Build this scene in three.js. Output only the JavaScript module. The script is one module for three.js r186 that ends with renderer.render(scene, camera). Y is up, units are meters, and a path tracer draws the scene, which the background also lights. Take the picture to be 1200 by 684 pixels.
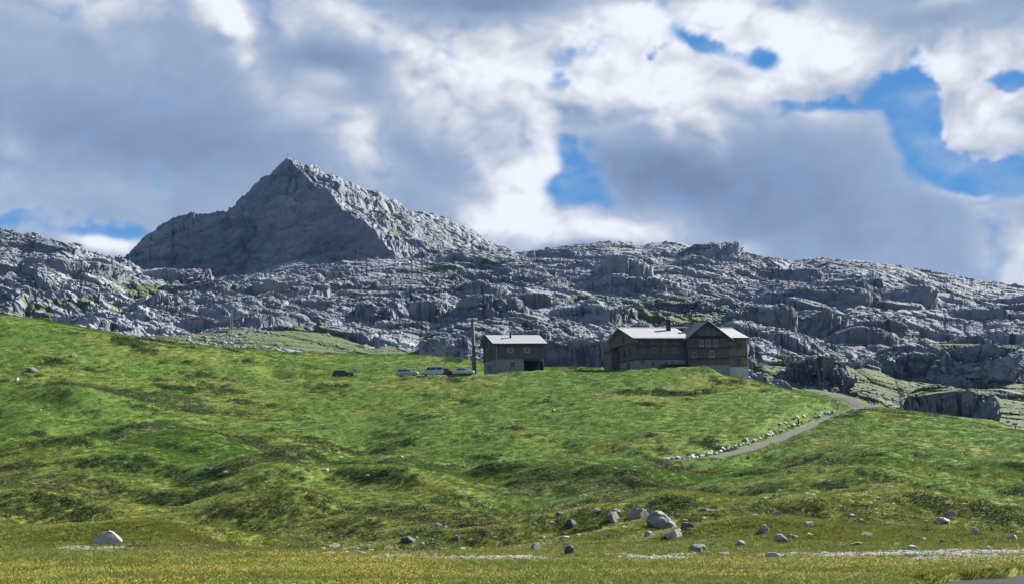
import * as THREE from 'three';
import { mergeGeometries } from 'three/addons/utils/BufferGeometryUtils.js';
import { ConvexGeometry } from 'three/addons/geometries/ConvexGeometry.js';

// ---------------------------------------------------------------- camera, renderer, sky, sun
const scene = new THREE.Scene();
const camera = new THREE.PerspectiveCamera(26.57, 1200 / 684, 1, 12000);
camera.position.set(0, 5, 0);
camera.rotation.set(THREE.MathUtils.degToRad(7.786), 0, THREE.MathUtils.degToRad(-2.2));   // held slightly askew
const renderer = new THREE.WebGLRenderer({ antialias: true });
renderer.toneMapping = THREE.LinearToneMapping;
renderer.toneMappingExposure = 3.8;
renderer.shadowMap.enabled = true;

const SUN = new THREE.Vector3(0.66, 0.575, -0.48).normalize();
const sun = new THREE.DirectionalLight(new THREE.Color().setRGB(1, 0.955, 0.88), 5);
sun.position.set(0, 60, -450).addScaledVector(SUN, 2500);
sun.target.position.set(0, 60, -450);
sun.castShadow = true;
sun.shadow.mapSize.set(4096, 4096);
Object.assign(sun.shadow.camera, { left: -900, right: 900, top: 900, bottom: -900, near: 10, far: 5000 });
scene.add(sun, sun.target);

// seeded noise
function rng(seed) { let s = seed >>> 0; return () => { s = (s + 0x6D2B79F5) >>> 0; let t = Math.imul(s ^ (s >>> 15), 1 | s); t = (t + Math.imul(t ^ (t >>> 7), 61 | t)) ^ t; return ((t ^ (t >>> 14)) >>> 0) / 4294967296; }; }
function hash3(x, y, z) { let h = Math.imul(x, 374761393) + Math.imul(y, 668265263) + Math.imul(z, 1440662683); h = Math.imul(h ^ (h >>> 13), 1274126177); h ^= h >>> 16; return (h >>> 0) / 4294967296; }
const GR = (() => { const r = rng(11), g = new Float32Array(256 * 3); for (let i = 0; i < 256; i++) { const a = r() * 6.28318, c = r() * 2 - 1, s = Math.sqrt(1 - c * c); g[i * 3] = s * Math.cos(a); g[i * 3 + 1] = c; g[i * 3 + 2] = s * Math.sin(a); } return g; })();
const PERM = (() => { const r = rng(5), p = Array.from({ length: 256 }, (_, i) => i); for (let i = 255; i > 0; i--) { const j = (r() * (i + 1)) | 0; [p[i], p[j]] = [p[j], p[i]]; } const o = new Uint8Array(512); for (let i = 0; i < 512; i++) o[i] = p[i & 255]; return o; })();
function noise(x, y, z) {                                             // gradient noise, about -0.8 to 0.8
  const X = Math.floor(x), Y = Math.floor(y), Z = Math.floor(z), fx = x - X, fy = y - Y, fz = z - Z, gx = fx - 1, gy = fy - 1, gz = fz - 1;
  const u = fx * fx * fx * (fx * (fx * 6 - 15) + 10), v = fy * fy * fy * (fy * (fy * 6 - 15) + 10), w = fz * fz * fz * (fz * (fz * 6 - 15) + 10);
  const A = PERM[X & 255] + (Y & 255), B = PERM[(X + 1) & 255] + (Y & 255), k = Z & 255, A0 = PERM[A & 255] + k, A1 = PERM[(A + 1) & 255] + k, B0 = PERM[B & 255] + k, B1 = PERM[(B + 1) & 255] + k;
  let h = PERM[A0] * 3; const a = GR[h] * fx + GR[h + 1] * fy + GR[h + 2] * fz;
  h = PERM[B0] * 3; const b = GR[h] * gx + GR[h + 1] * fy + GR[h + 2] * fz;
  h = PERM[A1] * 3; const c = GR[h] * fx + GR[h + 1] * gy + GR[h + 2] * fz;
  h = PERM[B1] * 3; const d = GR[h] * gx + GR[h + 1] * gy + GR[h + 2] * fz;
  h = PERM[A0 + 1] * 3; const e = GR[h] * fx + GR[h + 1] * fy + GR[h + 2] * gz;
  h = PERM[B0 + 1] * 3; const f = GR[h] * gx + GR[h + 1] * fy + GR[h + 2] * gz;
  h = PERM[A1 + 1] * 3; const p = GR[h] * fx + GR[h + 1] * gy + GR[h + 2] * gz;
  h = PERM[B1 + 1] * 3; const q = GR[h] * gx + GR[h + 1] * gy + GR[h + 2] * gz;
  const l0 = a + u * (b - a), l1 = c + u * (d - c), l2 = e + u * (f - e), l3 = p + u * (q - p), m0 = l0 + v * (l1 - l0), m1 = l2 + v * (l3 - l2);
  return (m0 + w * (m1 - m0)) * 1.5;
}
function fbm(x, y, z, oct, gain = 0.5) { let s = 0, a = 1, n = 0; for (let i = 0; i < oct; i++) { s += a * noise(x, y, z); n += a; a *= gain; x = x * 2.03 + 17.3; y = y * 2.03 - 9.1; z = z * 2.03 + 4.7; } return s / n; }
function billow(x, y, z, oct) { let s = 0, a = 1, n = 0; for (let i = 0; i < oct; i++) { s += a * (3 * Math.abs(noise(x, y, z)) - 0.35); n += a; a *= 0.52; x = x * 2.07 + 3.3; y = y * 2.07 - 5.1; z = z * 2.07 + 8.7; } return s / n; }
const smooth = (a, b, x) => { const t = Math.min(1, Math.max(0, (x - a) / (b - a))); return t * t * (3 - 2 * t); };
const mix = (a, b, t) => a + (b - a) * t;
const s2l = (c) => (c <= 0.04045 ? c / 12.92 : Math.pow((c + 0.055) / 1.055, 2.4));

// sky: broken cumulus over blue air. Cloud banks and gaps as [azimuth, elevation, half width, half height, amount, tilt] in degrees
const CLOUD_LIGHT = [[-18.98,20.62,2.18,0.79,0.22,-2.2],[-12.29,19.59,0.47,1.50,0.2,17.8],[-10.49,20.46,2.18,0.95,0.12,-2.2],[-13.45,20.84,1.19,0.79,0.12,-2.2],[-17.46,14.74,6.73,2.18,-0.07,-2.2],[-20.35,12.77,5.14,1.11,0.05,-2.2],[-22.55,14.13,0.87,0.87,0.09,-2.2],[-18.53,10.15,1.78,0.36,0.25,-2.2],[-20.78,18.40,3.56,1.58,0.02,-2.2],[-1.86,17.53,3.17,2.37,0.24,-27.2],[0.42,18.23,1.58,1.58,0.12,-2.2],[-6.46,20.44,2.77,0.87,0.17,-22.2],[-7.72,18.48,2.18,1.11,-0.1,-2.2],[0.13,21.01,5.14,0.63,-0.13,-2.2],[-3.64,19.29,1.58,0.79,0.05,-2.2],[-8.14,17.87,1.03,0.47,0.1,-2.2],[-9.95,16.63,1.58,1.19,0.06,-2.2],[-6.81,14.64,1.66,1.42,0.15,-42.2],[-3.78,14.67,4.35,0.95,-0.05,-37.2],[-5.05,12.75,2.77,1.58,-0.02,-32.2],[0.40,12.90,1.50,1.35,0.26,-2.2],[-0.47,11.24,2.37,1.03,0.16,-2.2],[1.52,15.28,0.95,1.78,0.2,-2.2],[0.32,15.72,1.38,1.98,-0.06,-2.2],[-1.39,13.64,0.47,1.03,0.1,27.8],[4.12,10.37,3.36,0.63,0.24,-2.2],[1.71,10.37,1.19,0.79,0.12,-2.2],[7.09,17.09,2.77,1.98,0.2,-2.2],[5.42,19.87,2.77,1.50,0.22,-2.2],[4.08,17.67,1.19,0.87,0.14,-2.2],[8.01,15.68,1.78,1.19,0.1,-32.2],[9.92,14.38,0.40,0.87,0.1,17.8],[9.62,15.94,2.37,1.19,0.08,-2.2],[6.67,13.25,3.76,1.66,-0.09,-12.2],[12.07,11.31,5.94,1.98,-0.07,-17.2],[13.39,13.69,3.17,1.58,-0.02,-2.2],[15.72,9.28,5.14,1.58,0,-2.2],[11.07,19.67,3.17,0.95,0.18,-2.2],[18.34,18.66,5.14,0.87,-0.06,-2.2],[14.76,16.66,2.97,1.66,0.19,-2.2],[13.73,18.38,2.37,0.99,0.15,-2.2],[20.37,16.55,1.50,1.19,0.24,-2.2],[21.93,14.03,1.66,1.98,0.24,-52.2],[23.22,16.56,1.58,0.99,0.16,-2.2],[20.22,19.01,2.37,0.40,0.1,-2.2],[21.18,10.70,0.79,0.20,0.28,-12.2],[22.40,7.55,1.19,1.42,0.2,-2.2],[21.70,9.46,0.79,0.40,0.1,-52.2],[10.57,9.20,1.19,0.40,0.14,-2.2],[7.73,10.84,1.19,0.47,0.05,-2.2],[4.37,15.53,1.38,0.99,0.06,-2.2]];
const CLOUD_GAPS = [[2.92,12.25,1.35,0.87,1.25,-2.2],[2.60,14.06,0.67,0.79,1,-2.2],[2.59,17.25,0.63,0.47,0.75,-2.2],[2.88,18.31,0.63,0.40,0.4,-2.2],[4.11,18.32,0.79,0.32,0.4,-2.2],[8.80,18.67,1.03,0.40,1.15,-22.2],[10.36,18.16,0.99,0.36,0.75,-12.2],[12.04,17.77,0.87,0.59,1.15,-2.2],[7.19,18.19,0.28,0.16,0.8,-2.2],[18.10,15.82,1.42,0.55,1.1,7.8],[19.43,14.17,1.98,1.19,1.25,-37.2],[18.60,15.20,1.19,0.79,0.9,-2.2],[20.01,12.43,2.18,0.87,1.25,-37.2],[21.70,11.38,1.78,0.63,1.25,-2.2],[22.93,11.60,1.19,0.79,1.2,-2.2],[22.40,15.32,1.58,0.36,1.2,-2.2],[23.26,15.19,0.79,0.47,0.9,-2.2],[19.14,17.16,0.40,0.32,0.7,-2.2],[-18.35,10.71,1.78,0.32,1,-2.2],[-22.43,11.15,1.35,0.44,0.7,-2.2],[7.37,18.41,0.40,0.24,0.5,-2.2],[12.38,15.89,2.37,0.20,0.45,-7.2],[14.67,15.47,1.98,0.24,0.5,-2.2],[20.63,16.22,0.63,1.35,-1.2,17.8],[21.53,14.27,1.03,1.58,-1.4,-42.2],[22.58,13.40,1.03,1.35,-1.2,-42.2],[19.27,14.45,0.47,0.40,-0.8,-2.2],[20.83,13.63,0.32,0.55,-0.5,-2.2]];
function blobs(list, az, el) {
  let s = 0;
  for (const [a, e, ra, re, amt, tilt] of list) {
    const dx = az - a, dy = el - e; if (Math.abs(dx) > 3 * (ra + re) || Math.abs(dy) > 3 * (ra + re)) continue;
    const c = Math.cos(tilt * 0.01745), n = Math.sin(tilt * 0.01745), p = (dx * c + dy * n) / ra, q = (dy * c - dx * n) / re, d = p * p + q * q;
    if (d < 9) s += amt * Math.exp(-0.8 * d);
  }
  return s;
}
(function makeSky() {
  const W = 4096, H = 2048, data = new Float32Array(W * H * 4);
  function colour(az, el, out, at) {
    const er = el * Math.PI / 180, ar = az * Math.PI / 180;             // azimuth 0 = -z, growing to the right
    const x = Math.sin(ar) * Math.cos(er), y = Math.sin(er) * 1.25, z = -Math.cos(ar) * Math.cos(er);
    const near = smooth(34, 24, Math.abs(az)) * smooth(32, 24, el);     // where the banks seen from the meadow are listed one by one
    const wx = fbm(x * 9, y * 9, z * 9 + 3, 4), wy = fbm(x * 9 + 31, y * 9, z * 9, 4), low = fbm(x * 3.1 + 8, y * 4.3, z * 3.1, 3);
    const fine = fbm(x * 34, y * 34 + 7, z * 34, 5, 0.62);
    const qx = x * 8 + wx * 0.25, qy = y * 10 + wy * 0.25, qz = z * 8;
    const puff = billow(qx, qy, qz, 6), relief = puff - billow(qx + 0.09, qy + 0.11, qz - 0.04, 5);
    let cover = 0.45 + 0.95 * low, tone = 0.69 + 0.4 * low;
    if (near > 0) {
      cover = mix(cover, 0.95 - blobs(CLOUD_GAPS, az + wx * 1.2 + fine * 0.7, el + wy * 1.1 + fine * 0.6), near);
      tone = mix(tone, 0.68 + 0.02 * low + 1.05 * blobs(CLOUD_LIGHT, az + wx * 0.7 + fine * 0.3, el + wy * 0.7 + fine * 0.25), near);
    }
    cover += 0.5 * (puff - 0.35) + 0.42 * fine;
    const veil = 0.4 * smooth(-0.1, 0.55, fbm(x * 16 + 5, y * 26, z * 16, 5, 0.6) + 0.25 * wx);   // thin cloud drifting across the gaps
    const a = Math.max(veil, smooth(0.02, 0.84, cover + 0.22 * fine)), edge = smooth(1.05, 0.55, cover), white = smooth(0.66, 0.8, tone);
    tone += (0.03 + 0.12 * white) * (puff - 0.42) + (0.03 + 0.16 * white) * relief + (0.015 + 0.03 * white) * fine + 0.06 * edge;
    tone = Math.min(0.965, Math.max(0.56, tone));
    const k = smooth(0.58, 0.9, tone);                                   // grey-blue bases to white tops
    const h = smooth(0, 45, el);
    out[at] = mix(s2l(mix(0.38, 0.24, h)), s2l(tone * mix(0.84, 0.985, k)), a);
    out[at + 1] = mix(s2l(mix(0.62, 0.47, h)), s2l(tone * mix(0.975, 1.0, k)), a);
    out[at + 2] = mix(s2l(mix(0.85, 0.76, h)), s2l(Math.min(1, tone * mix(1.18, 1.04, k))), a);
    out[at + 3] = 1;
  }
  const step = 8, cw = W / step, ch = H / 2 / step, coarse = new Float32Array((cw + 1) * (ch + 1) * 4);   // the rest of the sky needs no finer grid
  const azOf = (i) => ((i / W - 0.25) * 360 + 540) % 360 - 180, elOf = (j) => j / H * 180 - 90;
  for (let j = 0; j <= ch; j++) for (let i = 0; i <= cw; i++) colour(azOf(i * step + 0.5), elOf(H / 2 + j * step + 0.5), coarse, (j * (cw + 1) + i) * 4);
  for (let j = H / 2; j < H; j++) for (let i = 0; i < W; i++) {
    const at = (j * W + i) * 4, az = azOf(i + 0.5), el = elOf(j + 0.5);
    if (Math.abs(az) < 30 && el < 28) { colour(az, el, data, at); continue; }
    const u = i / step, v = (j - H / 2) / step, iu = u | 0, iv = v | 0, fu = u - iu, fv = v - iv, o = (iv * (cw + 1) + iu) * 4, o2 = o + (cw + 1) * 4;
    for (let c = 0; c < 4; c++) data[at + c] = mix(mix(coarse[o + c], coarse[o + 4 + c], fu), mix(coarse[o2 + c], coarse[o2 + 4 + c], fu), fv);
  }
  for (let i = 0; i < W * H / 2; i++) { data[i * 4] = 0.1; data[i * 4 + 1] = 0.12; data[i * 4 + 2] = 0.09; data[i * 4 + 3] = 1; }
  const t = new THREE.DataTexture(data, W, H, THREE.RGBAFormat, THREE.FloatType);
  t.mapping = THREE.EquirectangularReflectionMapping; t.magFilter = THREE.LinearFilter; t.minFilter = THREE.LinearFilter; t.needsUpdate = true;
  scene.background = t; scene.environment = t; scene.backgroundIntensity = scene.environmentIntensity = 1 / renderer.toneMappingExposure;
})();

// ---------------------------------------------------------------- bookkeeping
const taken = {};
function numbered(name) { const n = taken[name] = (taken[name] ?? -1) + 1; return n ? name + '_' + String(n).padStart(3, '0') : name; }
function tag(o, label, category, group) { o.userData.label = label; o.userData.category = category; if (group) o.userData.group = group; return o; }
function shade(o) { o.traverse((m) => { if (m.isMesh) { m.castShadow = true; m.receiveShadow = true; } }); return o; }
function top(o, name) { o.name = numbered(name); shade(o); scene.add(o); return o; }
function part(name, geometry, material, parent) { const m = new THREE.Mesh(geometry, material); m.name = name; m.castShadow = m.receiveShadow = true; parent.add(m); return m; }
function structure(o, name, kind = 'structure') { top(o, name); o.userData.kind = kind; return o; }
const rgb = (r, g, b) => new THREE.Color().setRGB(r, g, b);

// ---------------------------------------------------------------- terrain: surveyed heights, in metres; d runs away from the meadow along -z
const HILL_HEIGHTS = { x0: -256, dx: 16, d0: 40, dd: 10, rows: [
[.8,.8,.8,.8,.8,.8,.8,.8,.8,.8,.8,.8,.8,.8,.8,.7,.1,-.4,-.4,-.4,-.4,-.4,-.4,-.4,-.4,-.4,-.4,-.4,-.4,-.4,-.4,-.4,-.4],
[.9,.9,.9,.9,.9,.9,.9,.9,.9,.9,.9,.9,.9,.9,.9,.8,.2,-.4,-.6,-.6,-.6,-.6,-.6,-.6,-.6,-.6,-.6,-.6,-.6,-.6,-.6,-.6,-.6],
[1.1,1.1,1.1,1.1,1.1,1.1,1.1,1.1,1.1,1.1,1.1,1.1,1.1,1.1,1.1,.7,.1,-.5,-.8,-.8,-.8,-.8,-.8,-.8,-.8,-.8,-.8,-.8,-.8,-.8,-.8,-.8,-.8],
[1.1,1.1,1.1,1.1,1.1,1.1,1.1,1.1,1.1,1.1,1.1,1.1,1.1,1.1,1.1,.6,0,-.5,-1,-1,-1,-1,-1,-1,-1,-1,-1,-1,-1,-1,-1,-1,-1],
[1.2,1.2,1.2,1.2,1.2,1.2,1.2,1.2,1.2,1.2,1.2,1.2,1.2,1.2,1.2,.5,-.1,-.1,-1.1,-1.2,-1.2,-1.2,-1.2,-1.2,-1.2,-1.2,-1.2,-1.2,-1.2,-1.2,-1.2,-1.2,-1.2],
[1.7,1.7,1.7,1.7,1.7,1.7,1.7,1.7,1.7,1.7,1.7,1.7,1.7,1.7,1.6,.7,-.1,.6,-.5,-1.2,-1.2,-1.2,-1.2,-1.2,-1.2,-1.2,-1.2,-1.2,-1.2,-1.2,-1.2,-1.2,-1.2],
[2.2,2.2,2.2,2.2,2.2,2.2,2.2,2.2,2.2,2.2,2.2,2.2,2.2,2.2,1.6,1,-.1,.9,.3,-1.3,-1.3,-1.3,-1.3,-1.3,-1.3,-1.3,-1.3,-1.3,-1.3,-1.3,-1.3,-1.3,-1.3],
[2.8,2.8,2.8,2.8,2.8,2.8,2.8,2.8,2.8,2.8,2.8,2.8,2.8,2.8,1.6,1.3,-.1,.9,.4,-1.5,-1.6,-1.6,-1.6,-1.6,-1.6,-1.6,-1.6,-1.6,-1.6,-1.6,-1.6,-1.6,-1.6],
[3.5,3.5,3.5,3.5,3.5,3.5,3.5,3.5,3.5,3.5,3.5,3.5,3.5,3.3,2.1,1.7,-.2,0,-.5,-2.5,-2.8,-2.8,-2.8,-2.8,-2.8,-2.8,-2.8,-2.8,-2.8,-2.8,-2.8,-2.8,-2.8],
[4.4,4.4,4.4,4.4,4.4,4.4,4.4,4.4,4.4,4.4,4.4,4.4,4.4,3.9,2.8,2.1,-.1,-.2,-.7,-2.6,-3.1,-3.1,-3.1,-3.1,-3.1,-3.1,-3.1,-3.1,-3.1,-3.1,-3.1,-3.1,-3.1],
[5.5,5.5,5.5,5.5,5.5,5.5,5.5,5.5,5.5,5.5,5.5,5.5,5.6,4.8,3.6,2.5,1,.5,.2,-1.1,-2.4,-2.3,-2.3,-2.3,-2.3,-2.3,-2.3,-2.3,-2.3,-2.3,-2.3,-2.3,-2.3],
[6.9,6.9,6.9,6.9,6.9,6.9,6.9,6.9,6.9,6.9,6.9,6.9,6.9,5.7,4.4,3,2.2,1.3,1.2,.7,-1.4,-1.4,-1.4,-1.4,-1.4,-1.4,-1.4,-1.4,-1.4,-1.4,-1.4,-1.4,-1.4],
[8.4,8.4,8.4,8.4,8.4,8.4,8.4,8.4,8.4,8.4,8.4,8.4,8.1,6.6,5.1,3.4,2.8,2,1.9,2.1,-.2,-.6,-.6,-.6,-.6,-.6,-.6,-.6,-.6,-.6,-.6,-.6,-.6],
[10.1,10.1,10.1,10.1,10.1,10.1,10.1,10.1,10.1,10.1,10.1,10.2,9.4,7.6,5.7,3.9,3.2,2.7,2.7,3.4,1.2,.2,.2,.2,.2,.2,.2,.2,.2,.2,.2,.2,.2],
[12.1,12.1,12.1,12.1,12.1,12.1,12.1,12.1,12.1,12.1,12.1,12.1,10.8,8.7,6.6,4.6,3.9,3.7,3.6,4.7,2.7,1.1,1.1,1.1,1.1,1.1,1.1,1.1,1.1,1.1,1.1,1.1,1.1],
[14.5,14.5,14.5,14.5,14.5,14.5,14.5,14.5,14.5,14.5,14.5,14.2,12.4,10,7.9,6,5.3,5.2,4.9,6,4.6,2.5,2.2,2.3,2.3,2.3,2.3,2.3,2.3,2.3,2.3,2.3,2.3],
[17.2,17.2,17.2,17.2,17.2,17.2,17.2,17.2,17.2,17.2,17.3,16.3,13.9,11.5,9.7,8.2,7.4,7.3,6.6,7.2,6.8,4.3,3.5,3.6,3.6,3.6,3.6,3.6,3.6,3.6,3.6,3.6,3.6],
[20.2,20.2,20.2,20.2,20.2,20.2,20.2,20.2,20.2,20.2,20.2,18.6,15.7,13.3,11.7,10.7,9.8,9.5,8.4,8.5,8.9,6.2,4.7,4.8,4.8,4.8,4.8,4.8,4.8,4.8,4.8,4.8,4.8],
[23.2,23.2,23.2,23.2,23.2,23.2,23.2,23.2,23.2,23.2,23,20.8,17.6,15.2,13.8,13,12.2,11.8,10.5,10.1,10.5,7.8,5.6,5.4,5.4,5.4,5.4,5.4,5.4,5.4,5.4,5.4,5.4],
[26.4,26.4,26.4,26.4,26.4,26.4,26.4,26.4,26.4,26.4,25.8,23,19.7,17.5,16.3,15.5,14.7,14.1,12.9,12.1,11.8,9.4,6.3,6,6,6,6,6,6,6,6,6,6],
[29.8,29.8,29.8,29.8,29.8,29.8,29.8,29.8,29.8,29.8,28.7,25.4,22.1,19.9,18.9,18,17.3,16.5,15.5,14.3,13,10.7,6.9,6.3,6.3,6.3,6.3,6.3,6.3,6.3,6.3,6.3,6.3],
[33.9,33.9,33.9,33.9,33.9,33.9,33.9,33.9,33.9,33.9,32.1,28.5,25,22.5,21.1,20.3,19.8,19.2,18.3,16.8,14.3,11.3,7.7,6.3,6.3,6.3,6.3,6.3,6.3,6.3,6.3,6.3,6.3],
[38.7,38.7,38.7,38.7,38.7,38.7,38.7,38.7,38.7,38.9,36.1,32.4,28.7,25.3,23.3,22.6,22.3,22,21.5,19.7,15.5,11.7,8.5,6.1,6.1,6.1,6.1,6.1,6.1,6.1,6.1,6.1,6.1],
[41.3,41.3,41.3,41.3,41.3,41.3,41.3,41.3,41.3,40.9,37.7,34.2,30.9,27.3,25,24.3,23.7,23.6,23.1,21.2,16.6,11.7,8.6,5.6,5.5,5.5,5.5,5.5,5.5,5.5,5.5,5.5,5.5],
[42.8,42.8,42.8,42.8,42.8,42.8,42.8,42.8,42.8,41.7,38.4,34.9,32.4,28.7,26.5,25.5,24.6,24.5,23.9,22,17.4,11.2,8.1,4.6,4.1,4.1,4.1,4.1,4.1,4.1,4.1,4.1,4.1],
[44,44,44,44,44,44,44,44,44,41.9,38.5,35.4,33.5,30.5,28.5,27.3,25.8,25.6,24.8,22.6,17.6,10.8,7.5,3.7,2.6,2.6,2.6,2.6,2.6,2.6,2.6,2.6,2.6],
[45,45,45,45,45,45,45,45,45,41.9,38.5,35.9,34.3,32.5,31.3,29.9,27.4,26.8,25.7,23.1,17.4,10.5,6.7,3.1,1,1.1,1.1,1.1,1.1,1.1,1.1,1.1,1.1],
[45.3,45.3,45.3,45.3,45.3,45.3,45.3,45.3,45.1,41.9,38.5,35.9,34.5,33.5,32.7,31.2,28.3,27.5,26.3,23.5,17,9.9,5.6,2.2,-.5,-.6,-.6,-.6,-.6,-.6,-.6,-.6,-.6],
[45.5,45.5,45.5,45.5,45.5,45.5,45.5,45.5,44.5,41.3,38,35.7,34.6,34.2,33.6,32.1,29,27.9,26.7,24.2,16.1,8.5,3.9,.9,-2.1,-2.6,-2.6,-2.6,-2.6,-2.6,-2.6,-2.6,-2.6],
[45.5,45.5,45.5,45.5,45.5,45.5,45.5,45.5,43.6,40.6,37.4,35.5,34.7,34.4,33.9,32.4,29.3,28.1,26.8,24.5,15.1,7,2.2,-.6,-3.6,-4.6,-4.6,-4.6,-4.6,-4.6,-4.6,-4.6,-4.6],
[45.1,45.1,45.1,45.1,45.1,45.1,45.1,45,42.5,39.5,36.6,35.1,34.5,34.3,33.8,32.2,28.9,27.6,26.3,23.9,14,5.7,.5,-2.1,-5.1,-6.3,-6.5,-6.4,-6.4,-6.4,-6.4,-6.4,-6.4],
[44,44,44,44,44,44.1,44.1,43.5,40.9,38.1,35.6,34.4,34,33.8,33.3,31.4,27.8,26.3,24.8,22.5,12.9,4.2,-1.1,-3.8,-6.5,-8,-8.4,-8.3,-8.3,-8.3,-8.3,-8.3,-8.3],
[42.6,42.6,42.6,42.6,42.6,42.6,42.7,41.6,39.1,36.4,34.4,33.5,33.3,33.2,32.7,30.4,26.3,24.5,22.9,20.6,11.7,2.8,-2.7,-5.5,-7.8,-9.7,-10.3,-10.2,-10.2,-10.2,-10.2,-10.2,-10.2],
[41,41,41,41,41,41.1,41.2,39.5,37.2,34.6,33.1,32.5,32.5,32.5,31.9,29.2,24.6,22.6,20.7,18.5,10.4,1.5,-4.2,-7,-9.1,-11.2,-12.1,-12,-12,-12,-12,-12,-12],
[39.7,39.7,39.7,39.7,39.7,39.7,39.7,37.7,35.4,33,31.9,31.4,31.6,31.7,31,28,22.9,20.7,18.7,16.5,9.2,.4,-5.4,-8.3,-10.3,-12.5,-13.6,-13.6,-13.6,-13.6,-13.6,-13.6,-13.6],
[38.6,38.6,38.6,38.6,38.6,38.5,38.3,36,33.7,31.5,30.6,30.3,30.5,30.6,29.9,26.5,21.2,18.9,16.8,14.7,7.9,-.6,-6.3,-9.3,-11.4,-13.6,-14.9,-15.2,-15.2,-15.2,-15.2,-15.2,-15.2],
[37.5,37.5,37.5,37.5,37.5,37.2,36.7,34.3,32,30,29.3,29,29.1,29.1,28.4,24.7,19.3,16.9,14.8,12.7,6.6,-1.6,-7,-10.2,-12.3,-14.6,-16.1,-16.7,-16.7,-16.7,-16.7,-16.7,-16.7],
[36.4,36.4,36.4,36.4,36.4,35.9,35,32.6,30.3,28.5,27.9,27.5,27.5,27.4,26.7,22.6,17.1,14.8,12.7,10.6,5.2,-2.4,-7.7,-11,-13.3,-15.5,-17.2,-18.2,-18.2,-18.2,-18.2,-18.2,-18.2],
[35.2,35.2,35.2,35.2,35.2,34.6,33.2,30.9,28.5,27.1,26.4,26,25.8,25.5,24.8,20.4,14.9,12.6,10.6,8.5,3.9,-3.2,-8.3,-11.8,-14.2,-16.3,-18.2,-19.6,-19.6,-19.6,-19.6,-19.6,-19.6],
[34.1,34.1,34.1,34.1,34.1,33.3,31.5,29.1,26.8,25.6,25,24.5,24,23.6,22.9,18.2,12.7,10.5,8.4,6.4,2.5,-4,-9,-12.6,-15.1,-17.2,-19.2,-21,-21,-21,-21,-21,-21],
[33,33,33,33,33,32,29.8,27.4,25.1,24.1,23.6,23,22.4,21.9,21.2,16.1,10.6,8.4,6.3,4.4,1.1,-4.9,-9.7,-13.4,-16,-18.1,-20.3,-22.5,-22.5,-22.5,-22.5,-22.5,-22.5]] };
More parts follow.
